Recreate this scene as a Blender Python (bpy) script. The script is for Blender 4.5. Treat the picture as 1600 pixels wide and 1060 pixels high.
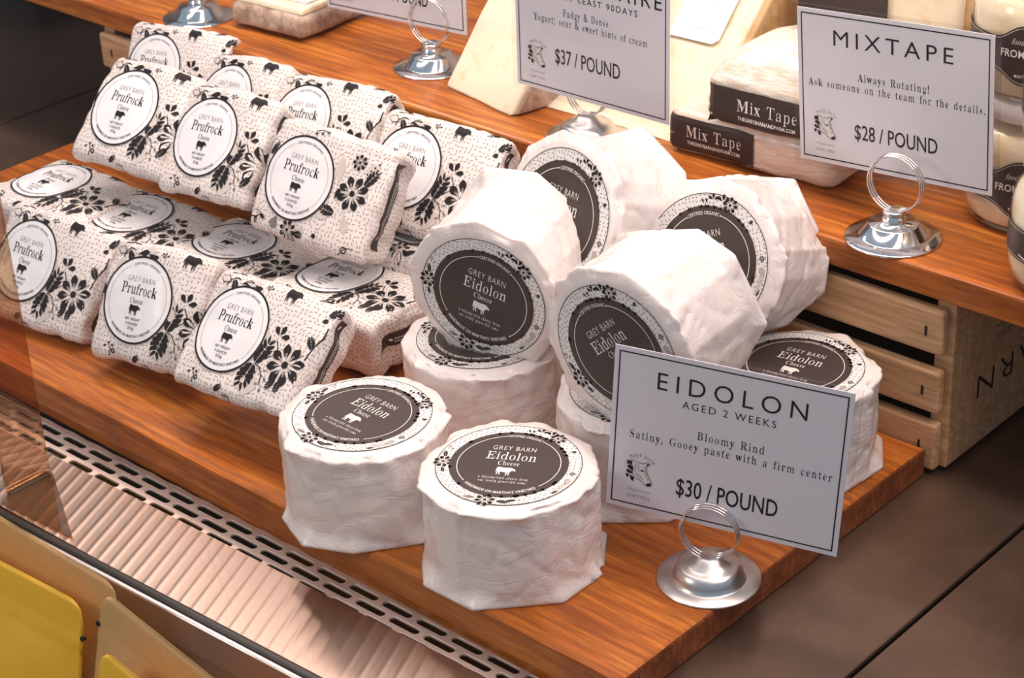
import bpy, bmesh, math, random
from mathutils import Vector, Matrix, noise
from mathutils.bvhtree import BVHTree
from mathutils.geometry import tessellate_polygon

for _o in list(bpy.data.objects): bpy.data.objects.remove(_o)
SC = bpy.context.scene
COL = SC.collection
random.seed(7)
pi = math.pi

# ------------------------------------------------------------------ camera, world, lights, exposure
CAM = Vector((0.51557, -0.60457, 0.65675))
yaw, pit, rol = math.radians(43.7403), math.radians(28.7659), math.radians(2.7961)
fwd = Vector((-math.sin(yaw)*math.cos(pit), math.cos(yaw)*math.cos(pit), -math.sin(pit)))
r0 = Vector((math.cos(yaw), math.sin(yaw), 0)); d0 = fwd.cross(r0)
RT = math.cos(rol)*r0 + math.sin(rol)*d0
DN = -math.sin(rol)*r0 + math.cos(rol)*d0
cd = bpy.data.cameras.new('camera'); cam = bpy.data.objects.new('camera', cd); COL.objects.link(cam)
m = Matrix((RT, -DN, -fwd)).transposed().to_4x4(); m.translation = CAM
cam.matrix_world = m
cd.sensor_width = 36; cd.lens = 3095.0/1600*36; cd.clip_start = .01; cd.clip_end = 20
SC.camera = cam
cd.dof.use_dof = True; cd.dof.focus_distance = 1.13; cd.dof.aperture_fstop = 24.0

W = bpy.data.worlds.new('world'); SC.world = W; W.use_nodes = True
nt = W.node_tree; bg = nt.nodes['Background']
tc = nt.nodes.new('ShaderNodeTexCoord'); sx = nt.nodes.new('ShaderNodeSeparateXYZ'); cr = nt.nodes.new('ShaderNodeValToRGB')
mp = nt.nodes.new('ShaderNodeMath'); mp.operation = 'MULTIPLY_ADD'; mp.inputs[1].default_value = .5; mp.inputs[2].default_value = .5
nt.links.new(tc.outputs['Generated'], sx.inputs[0]); nt.links.new(sx.outputs[2], mp.inputs[0]); nt.links.new(mp.outputs[0], cr.inputs[0])
cr.color_ramp.elements[0].position = .25; cr.color_ramp.elements[0].color = (.20, .15, .12, 1)
cr.color_ramp.elements[1].position = .75; cr.color_ramp.elements[1].color = (.62, .78, 1, 1)
nt.links.new(cr.outputs[0], bg.inputs[0]); bg.inputs[1].default_value = .50

def area(name, loc, to, sx_, sy_, power, col):
    l = bpy.data.lights.new(name, 'AREA'); l.shape = 'RECTANGLE'; l.size = sx_; l.size_y = sy_; l.energy = power; l.color = col
    o = bpy.data.objects.new(name, l); COL.objects.link(o); o.location = loc
    o.rotation_euler = (Vector(to)-Vector(loc)).to_track_quat('-Z', 'Y').to_euler(); return o
area('case_lamp_rear', (-.25, .30, .80), (-.27, .14, 0), 1.7, .07, 11.5, (1, .79, .69))
area('case_lamp_front', (-.20, .02, .78), (-.2, .06, 0), 1.5, .05, 2, (1, .76, .62))
area('room_lamp_outside', (-.75, -.95, .75), (-.3, -.1, 0), .35, .35, 4.5, (1, .82, .68))
SC.view_settings.view_transform = 'Standard'; SC.view_settings.look = 'None'
SC.view_settings.exposure = 0.0; SC.view_settings.gamma = 1.0; SC.view_settings.use_curve_mapping = False

# ------------------------------------------------------------------ materials
def mat(name, col, rough=.5, metal=0, spec=.5, coat=0, trans=0, emit=None, sss=0):
    m = bpy.data.materials.new(name); m.use_nodes = True; b = m.node_tree.nodes['Principled BSDF']
    b.inputs['Base Color'].default_value = (*col, 1); b.inputs['Roughness'].default_value = rough
    b.inputs['Metallic'].default_value = metal; b.inputs['Specular IOR Level'].default_value = spec
    b.inputs['Coat Weight'].default_value = coat; b.inputs['Coat Roughness'].default_value = .15
    b.inputs['Transmission Weight'].default_value = trans
    if sss:
        b.inputs['Subsurface Weight'].default_value = sss; b.inputs['Subsurface Radius'].default_value = (.01, .006, .004); b.inputs['Subsurface Scale'].default_value = .5
    return m
class NT:
    def __init__(s, m): s.t = m.node_tree; s.b = s.t.nodes['Principled BSDF']
    def n(s, k, **kw):
        x = s.t.nodes.new('ShaderNode'+k)
        for a, v in kw.items(): setattr(x, a, v)
        return x
    def l(s, a, b): s.t.links.new(a, b)
    def coord(s, kind='Object', scale=(1, 1, 1), rot=(0, 0, 0)):
        c = s.n('TexCoord'); mp = s.n('Mapping'); mp.inputs['Scale'].default_value = scale; mp.inputs['Rotation'].default_value = rot
        s.l(c.outputs[kind], mp.inputs[0]); return mp.outputs[0]
    def math(s, op, a, b=None, c=None):
        x = s.n('Math', operation=op)
        for i, v in enumerate((a, b, c)):
            if v is None: continue
            if isinstance(v, (int, float)): x.inputs[i].default_value = v
            else: s.l(v, x.inputs[i])
        return x.outputs[0]
    def noise(s, v, sc, det=3, ro=.5):
        x = s.n('TexNoise'); s.l(v, x.inputs['Vector']); x.inputs['Scale'].default_value = sc; x.inputs['Detail'].default_value = det; x.inputs['Roughness'].default_value = ro; return x.outputs[0]
    def ramp(s, f, stops):
        x = s.n('ValToRGB'); e = x.color_ramp.elements
        while len(e) < len(stops): e.new(.5)
        for i, (p, c) in enumerate(stops): e[i].position = p; e[i].color = (*c, 1) if len(c) == 3 else c
        s.l(f, x.inputs[0]); return x.outputs[0]
    def mix(s, f, a, b):
        x = s.n('Mix', data_type='RGBA')
        for v, i in ((f, 0), (a, 6), (b, 7)):
            if isinstance(v, tuple): x.inputs[i].default_value = (*v, 1)
            elif isinstance(v, (int, float)): x.inputs[i].default_value = v
            else: s.l(v, x.inputs[i])
        return x.outputs[2]
    def bump(s, h, dist, strength=1):
        x = s.n('Bump'); x.inputs['Distance'].default_value = dist; x.inputs['Strength'].default_value = strength; s.l(h, x.inputs['Height']); s.l(x.outputs[0], s.b.inputs['Normal'])

def wood(name, dark, mid, light, sc=1, rough=.40, coat=.14, scratches=True):
    m = mat(name, mid, rough, coat=coat, spec=.25); k = NT(m)
    v = k.coord('Object', (3*sc, 26*sc, 40*sc))
    w = k.noise(v, 2.2, 4, .55)
    v2 = k.coord('Object', (30*sc, 420*sc, 420*sc)); g = k.noise(v2, 1.0, 3, .6)
    v3 = k.coord('Object', (1, 4, 4)); wv = k.n('TexWave', wave_type='BANDS', bands_direction='Y'); k.l(v3, wv.inputs['Vector'])
    wv.inputs['Scale'].default_value = 9*sc; wv.inputs['Distortion'].default_value = 9; wv.inputs['Detail'].default_value = 3; wv.inputs['Detail Scale'].default_value = .8
    c1 = k.ramp(w, [(.28, dark), (.5, mid), (.72, light)])
    f = k.math('MULTIPLY', wv.outputs['Fac'], .45); c2 = k.mix(f, c1, dark)
    f2 = k.ramp(g, [(.40, (0, 0, 0)), (.62, (1, 1, 1))]); f3 = k.math('MULTIPLY', f2, .5)
    c3 = k.mix(f3, c2, tuple(x*.55 for x in dark)); k.l(c3, k.b.inputs['Base Color'])
    k.bump(g, .0004, .35); return m
M = {}
M['wood'] = wood('oiled_wood', (.25, .062, .012), (.52, .150, .020), (.70, .262, .046))
M['wood_end'] = wood('oiled_end_grain', (.16, .04, .014), (.30, .085, .028), (.42, .15, .05), 1.4)
M['pine'] = wood('pine', (.60, .34, .165), (.74, .46, .25), (.82, .56, .34), .8, .6, 0)
M['paper'] = mat('wrap_paper', (.86, .79, .765), .30, coat=.40, sss=.25)
k = NT(M['paper']); v = k.coord('Object', (1, 1, 1.6)); n1 = k.noise(v, 45, 4, .6); n2 = k.noise(v, 260, 3)
n3 = k.n('TexNoise'); k.l(v, n3.inputs['Vector']); n3.inputs['Scale'].default_value = 38; n3.inputs['Detail'].default_value = 5; n3.inputs['Distortion'].default_value = 1.6
rg = k.math('ABSOLUTE', k.math('SUBTRACT', n3.outputs[0], .5)); rg = k.math('MINIMUM', rg, .07)
hh = k.math('ADD', k.math('MULTIPLY', n1, .6), k.math('ADD', k.math('MULTIPLY', n2, .10), k.math('MULTIPLY', rg, 5.0))); k.bump(hh, .0012, .45)
INK = (.014, .011, .013)
M['ink'] = mat('black_ink', INK, .6, spec=.25)
M['ink_grey'] = mat('grey_ink', (.50, .45, .42), .5)
M['ink_mid'] = mat('mid_grey_ink', (.20, .18, .17), .5)
M['ink_light'] = mat('pale_grey_ink', (.64, .58, .54), .5)
M['label_white'] = mat('white_label', (.86, .86, .88), .35, coat=.15)
M['label_dark'] = mat('charcoal_label', (.060, .048, .046), .45, spec=.35)
k = NT(M['label_dark']); k.l(k.mix(k.math('MULTIPLY', k.noise(k.coord(), 1400, 2), .5), (.046, .033, .031), (.080, .056, .050)), k.b.inputs['Base Color'])
M['print_white'] = mat('white_print', (.82, .80, .78), .5)
M['card'] = mat('card_paper', (.80, .78, .82), .55)

def dashes(m, coordsrc, scale, base, ink, big=22, la=.34, lb=.10):
    k = NT(m); c = k.n('TexCoord'); mp = k.n('Mapping'); mp.inputs['Scale'].default_value = (scale,)*3
    k.l(c.outputs[coordsrc], mp.inputs[0])
    fl = k.n('TexNoise'); fl.noise_dimensions = '2D'; k.l(c.outputs[coordsrc], fl.inputs['Vector']); fl.inputs['Scale'].default_value = big; fl.inputs['Detail'].default_value = 0
    vo = k.n('TexVoronoi', voronoi_dimensions='2D', feature='F1'); k.l(mp.outputs[0], vo.inputs['Vector']); vo.inputs['Scale'].default_value = 1; vo.inputs['Randomness'].default_value = .50
    d = k.n('VectorMath', operation='SUBTRACT'); k.l(mp.outputs[0], d.inputs[0]); k.l(vo.outputs['Position'], d.inputs[1])
    # a dash keeps one angle: sample the flow at the cell's own centre
    sc = k.n('VectorMath', operation='SCALE'); k.l(vo.outputs['Position'], sc.inputs[0]); sc.inputs['Scale'].default_value = 1/scale; k.l(sc.outputs[0], fl.inputs['Vector'])
    sep = k.n('SeparateXYZ'); k.l(d.outputs[0], sep.inputs[0]); wn = k.n('TexWhiteNoise', noise_dimensions='2D'); k.l(vo.outputs['Position'], wn.inputs['Vector'])
    th = k.math('ADD', k.math('MULTIPLY', fl.outputs[0], 21.0), k.math('MULTIPLY', wn.outputs['Value'], 1.1))
    cs, sn = k.math('COSINE', th), k.math('SINE', th)
    a = k.math('ADD', k.math('MULTIPLY', sep.outputs[0], cs), k.math('MULTIPLY', sep.outputs[1], sn))
    b = k.math('SUBTRACT', k.math('MULTIPLY', sep.outputs[1], cs), k.math('MULTIPLY', sep.outputs[0], sn))
    e = k.math('ADD', k.math('POWER', k.math('ABSOLUTE', k.math('DIVIDE', a, la)), 2.0), k.math('POWER', k.math('ABSOLUTE', k.math('DIVIDE', b, lb)), 2.0))
    f = k.math('LESS_THAN', e, 1.0)
    k.l(k.mix(f, base, ink), k.b.inputs['Base Color']); return k
M['wrap'] = mat('printed_wrap', (.83, .79, .77), .42, coat=.10)
k = dashes(M['wrap'], 'UV', 315, (.80, .745, .72), (.42, .335, .28), 26, .37, .150)
nn = k.noise(k.coord(), 60, 4, .6); k.bump(nn, .0009, .5)
M['ring'] = mat('dashed_ring', (.8, .78, .76), .4, coat=.1)
dashes(M['ring'], 'Object', 400, (.80, .785, .77), (.30, .28, .27), 34, .36, .14)

def metal(name, col, rough, sc, streak=(1, 1, 1), amt=.5, aniso=0):
    m = mat(name, col, rough, 1); k = NT(m); v = k.coord('Object', streak)
    n = k.noise(v, sc, 5, .65); k.l(k.ramp(n, [(.3, tuple(c*(1-amt) for c in col)), (.7, col)]), k.b.inputs['Base Color'])
    k.l(k.math('MULTIPLY_ADD', n, .25, rough-.1), k.b.inputs['Roughness']); k.b.inputs['Anisotropic'].default_value = aniso; return m, k
M['steel'], k = metal('deck_steel', (.28, .185, .135), .30, 7, (1, 1, 1), .45)
sv = k.coord('Object', (520, 9, 1), (0, 0, .35)); s1 = k.noise(sv, 1, 2); sv2 = k.coord('Object', (9, 420, 1), (0, 0, .2)); s2 = k.noise(sv2, 1, 2)
k.b.inputs['Metallic'].default_value = .78
k.bump(k.math('ADD', k.math('GREATER_THAN', s1, .70), k.math('GREATER_THAN', s2, .72)), .00008, .25)
M['grille'] = mat('grille_steel', (.82, .66, .58), .42, .40)
M['ledge'] = mat('light_stripe_ledge', (.48, .36, .30), .33, 1)
M['chrome'] = mat('chrome', (.80, .78, .77), .09, 1)
M['dull_chrome'] = mat('brushed_chrome', (.70, .66, .64), .28, 1)
M['rubber'] = mat('black_rubber', (.022, .019, .018), .45)
M['alu'] = mat('satin_aluminium', (.74, .68, .66), .3, .9)
M['dark'] = mat('dark_void', (.012, .010, .009), .8)
M['kraft'] = mat('kraft_paper', (.56, .32, .115), .55); k = NT(M['kraft']); k.bump(k.noise(k.coord(), 30, 4), .004, .4)
k.l(k.mix(k.noise(k.coord(), 900, 2), (.48, .265, .09), (.64, .38, .15)), k.b.inputs['Base Color'])
M['yellow'] = mat('yellow_foil', (.88, .49, .025), .38, 0, coat=.2); k = NT(M['yellow']); k.bump(k.noise(k.coord(), 22, 3), .006, .4)
M['cheese'] = mat('pale_cheese', (.84, .71, .48), .5, sss=.35); k = NT(M['cheese'])
nz = k.noise(k.coord(), 90, 4); k.l(k.ramp(nz, [(.30, (.82, .68, .44)), (.42, (.87, .78, .59)), (1, (.88, .80, .62))]), k.b.inputs['Base Color']); k.bump(nz, .0008, .4)
M['rind'] = mat('mottled_rind', (.45, .33, .24), .8); k = NT(M['rind'])
nz = k.noise(k.coord(), 70, 6, .7); k.l(k.ramp(nz, [(.32, (.20, .12, .075)), (.5, (.42, .30, .22)), (.72, (.66, .56, .48))]), k.b.inputs['Base Color']); k.bump(nz, .002, .6)
M['rind_gold'] = mat('golden_rind', (.62, .36, .12), .7); k = NT(M['rind_gold'])
nz = k.noise(k.coord(), 60, 5, .6); k.l(k.ramp(nz, [(.3, (.40, .22, .08)), (.55, (.60, .40, .20)), (.8, (.68, .50, .30))]), k.b.inputs['Base Color'])
M['film'] = mat('wrapped_film', (.80, .70, .58), .22, coat=.6, sss=.2); k = NT(M['film'])
nz = k.noise(k.coord('Object', (1, 1, 3)), 55, 5, .65); k.bump(nz, .003, .7); k.l(k.ramp(nz, [(.3, (.78, .62, .46)), (.6, (.86, .80, .74))]), k.b.inputs['Base Color'])
M['cream'] = mat('soft_cheese', (.82, .72, .55), .3, coat=.7, sss=.2)
k = NT(M['cream']); nz = k.noise(k.coord('Object', (1, 1, 2)), 40, 4); k.l(k.ramp(nz, [(.35, (.74, .60, .40)), (.55, (.85, .76, .60))]), k.b.inputs['Base Color'])
M['lid'] = mat('white_lid', (.85, .84, .85), .35)
M['teal'] = mat('case_wall_paint', (.06, .10, .115), .5)
M['wall'] = mat('case_back_panel', (.42, .37, .34), .6)

def clear(name, refl, tint=(1, 1, 1), rough=.01, gcol=(1, 1, 1)):
    m = bpy.data.materials.new(name); m.use_nodes = True; t = m.node_tree; t.nodes.remove(t.nodes['Principled BSDF'])
    tr = t.nodes.new('ShaderNodeBsdfTransparent'); tr.inputs[0].default_value = (*tint, 1)
    gl = t.nodes.new('ShaderNodeBsdfGlossy'); gl.inputs['Roughness'].default_value = rough; gl.inputs[0].default_value = (*gcol, 1)
    fr = t.nodes.new('ShaderNodeLayerWeight'); pw = t.nodes.new('ShaderNodeMath'); pw.operation = 'POWER'; pw.inputs[1].default_value = 5; t.links.new(fr.outputs['Facing'], pw.inputs[0])
    mu = t.nodes.new('ShaderNodeMath'); mu.operation = 'MULTIPLY_ADD'; mu.inputs[1].default_value = .8; mu.inputs[2].default_value = refl; mu.use_clamp = True
    mx = t.nodes.new('ShaderNodeMixShader'); t.links.new(pw.outputs[0], mu.inputs[0]); t.links.new(mu.outputs[0], mx.inputs[0])
    t.links.new(tr.outputs[0], mx.inputs[1]); t.links.new(gl.outputs[0], mx.inputs[2]); t.links.new(mx.outputs[0], t.nodes['Material Output'].inputs[0]); return m
M['pane'] = clear('front_glass', .015, (.985, .99, .985))
M['fin'] = clear('reflection_tint_glass', .24, (.82, .68, .55), .03, (1, .76, .56))  # the panel's brown reflections are put into its tint and gloss colour
M['laminate'] = clear('laminate_film', .02, (.95, .95, .96), .12)
M['jar'] = clear('jar_glass', .02, (.97, .97, .95), .02)

# ------------------------------------------------------------------ object helpers
def tag(o, label=None, cat=None, group=None, kind=None):
    for k_, v_ in (('label', label), ('category', cat), ('group', group), ('kind', kind)):
        if v_: o[k_] = v_
    return o
def empty(name, label, cat, group=None, mw=None):
    o = bpy.data.objects.new(name, None); COL.objects.link(o); o.empty_display_size = .01
    if mw is not None: o.matrix_world = mw
    return tag(o, label, cat, group)
def obj(name, me, mats, parent=None, smooth=False):
    if isinstance(me, bmesh.types.BMesh):
        b = me; me = bpy.data.meshes.new(name); b.to_mesh(me); b.free()
    o = bpy.data.objects.new(name, me); COL.objects.link(o)
    if not len(me.materials):
        for x in (mats if isinstance(mats, (list, tuple)) else [mats]): me.materials.append(M[x])
    if parent: o.parent = parent
    if smooth: me.polygons.foreach_set('use_smooth', [True]*len(me.polygons))
    return o
def frame(pos, x, n, s=1.0):
    x = Vector(x).normalized(); n = Vector(n); n = (n - x*n.dot(x)).normalized(); y = n.cross(x)
    mm = Matrix((x, y, n)).transposed().to_4x4() @ Matrix.Diagonal((s, s, s, 1)) ; mm.translation = Vector(pos); return mm
def yawm(pos, deg): return Matrix.Translation(Vector(pos)) @ Matrix.Rotation(math.radians(deg), 4, 'Z')
def box_bm(x0, x1, y0, y1, z0, z1, bev=0, seg=2, bm=None):
    b = bmesh.new(); bmesh.ops.create_cube(b, size=1)
    for v in b.verts: v.co = Vector(((x0+x1)/2+v.co.x*(x1-x0), (y0+y1)/2+v.co.y*(y1-y0), (z0+z1)/2+v.co.z*(z1-z0)))
    if bev: bmesh.ops.bevel(b, geom=b.edges[:], offset=bev, segments=seg, affect='EDGES', profile=.5)
    return b
def lathe(profile, seg=64):
    b = bmesh.new(); rows = []
    for r, z in profile:
        rows.append([b.verts.new((r*math.cos(2*pi*i/seg), r*math.sin(2*pi*i/seg), z)) for i in range(seg)] if r > 1e-6 else [b.verts.new((0, 0, z))])
    for A, B in zip(rows, rows[1:]):
        for i in range(seg):
            j = (i+1) % seg
            if len(A) == 1 and len(B) > 1: b.faces.new((A[0], B[i], B[j]))
            elif len(B) == 1 and len(A) > 1: b.faces.new((A[i], B[0], A[j]))
            elif len(A) > 1: b.faces.new((A[i], B[i], B[j], A[j]))
    bmesh.ops.recalc_face_normals(b, faces=b.faces[:]); return b
def tube(pts, rad, seg=8, closed=False, bm=None):
    b = bm or bmesh.new(); rows = []; n = len(pts); up = Vector((.13, .21, .97))
    for i, p in enumerate(pts):
        a = pts[(i-1) % n] if closed or i else pts[0]; c = pts[(i+1) % n] if closed or i < n-1 else pts[-1]
        t = (Vector(c)-Vector(a)).normalized(); s = t.cross(up).normalized(); u = s.cross(t)
        rows.append([b.verts.new(Vector(p)+rad*(math.cos(2*pi*k_/seg)*s+math.sin(2*pi*k_/seg)*u)) for k_ in range(seg)])
    for i in range(n if closed else n-1):
        A, B = rows[i], rows[(i+1) % n]
        for k_ in range(seg): b.faces.new((A[k_], A[(k_+1) % seg], B[(k_+1) % seg], B[k_]))
    if not closed:
        b.faces.new(rows[0][::-1]); b.faces.new(rows[-1])
    return b

# ------------------------------------------------------------------ lettering and drawn prints
GLY = {}
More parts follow.
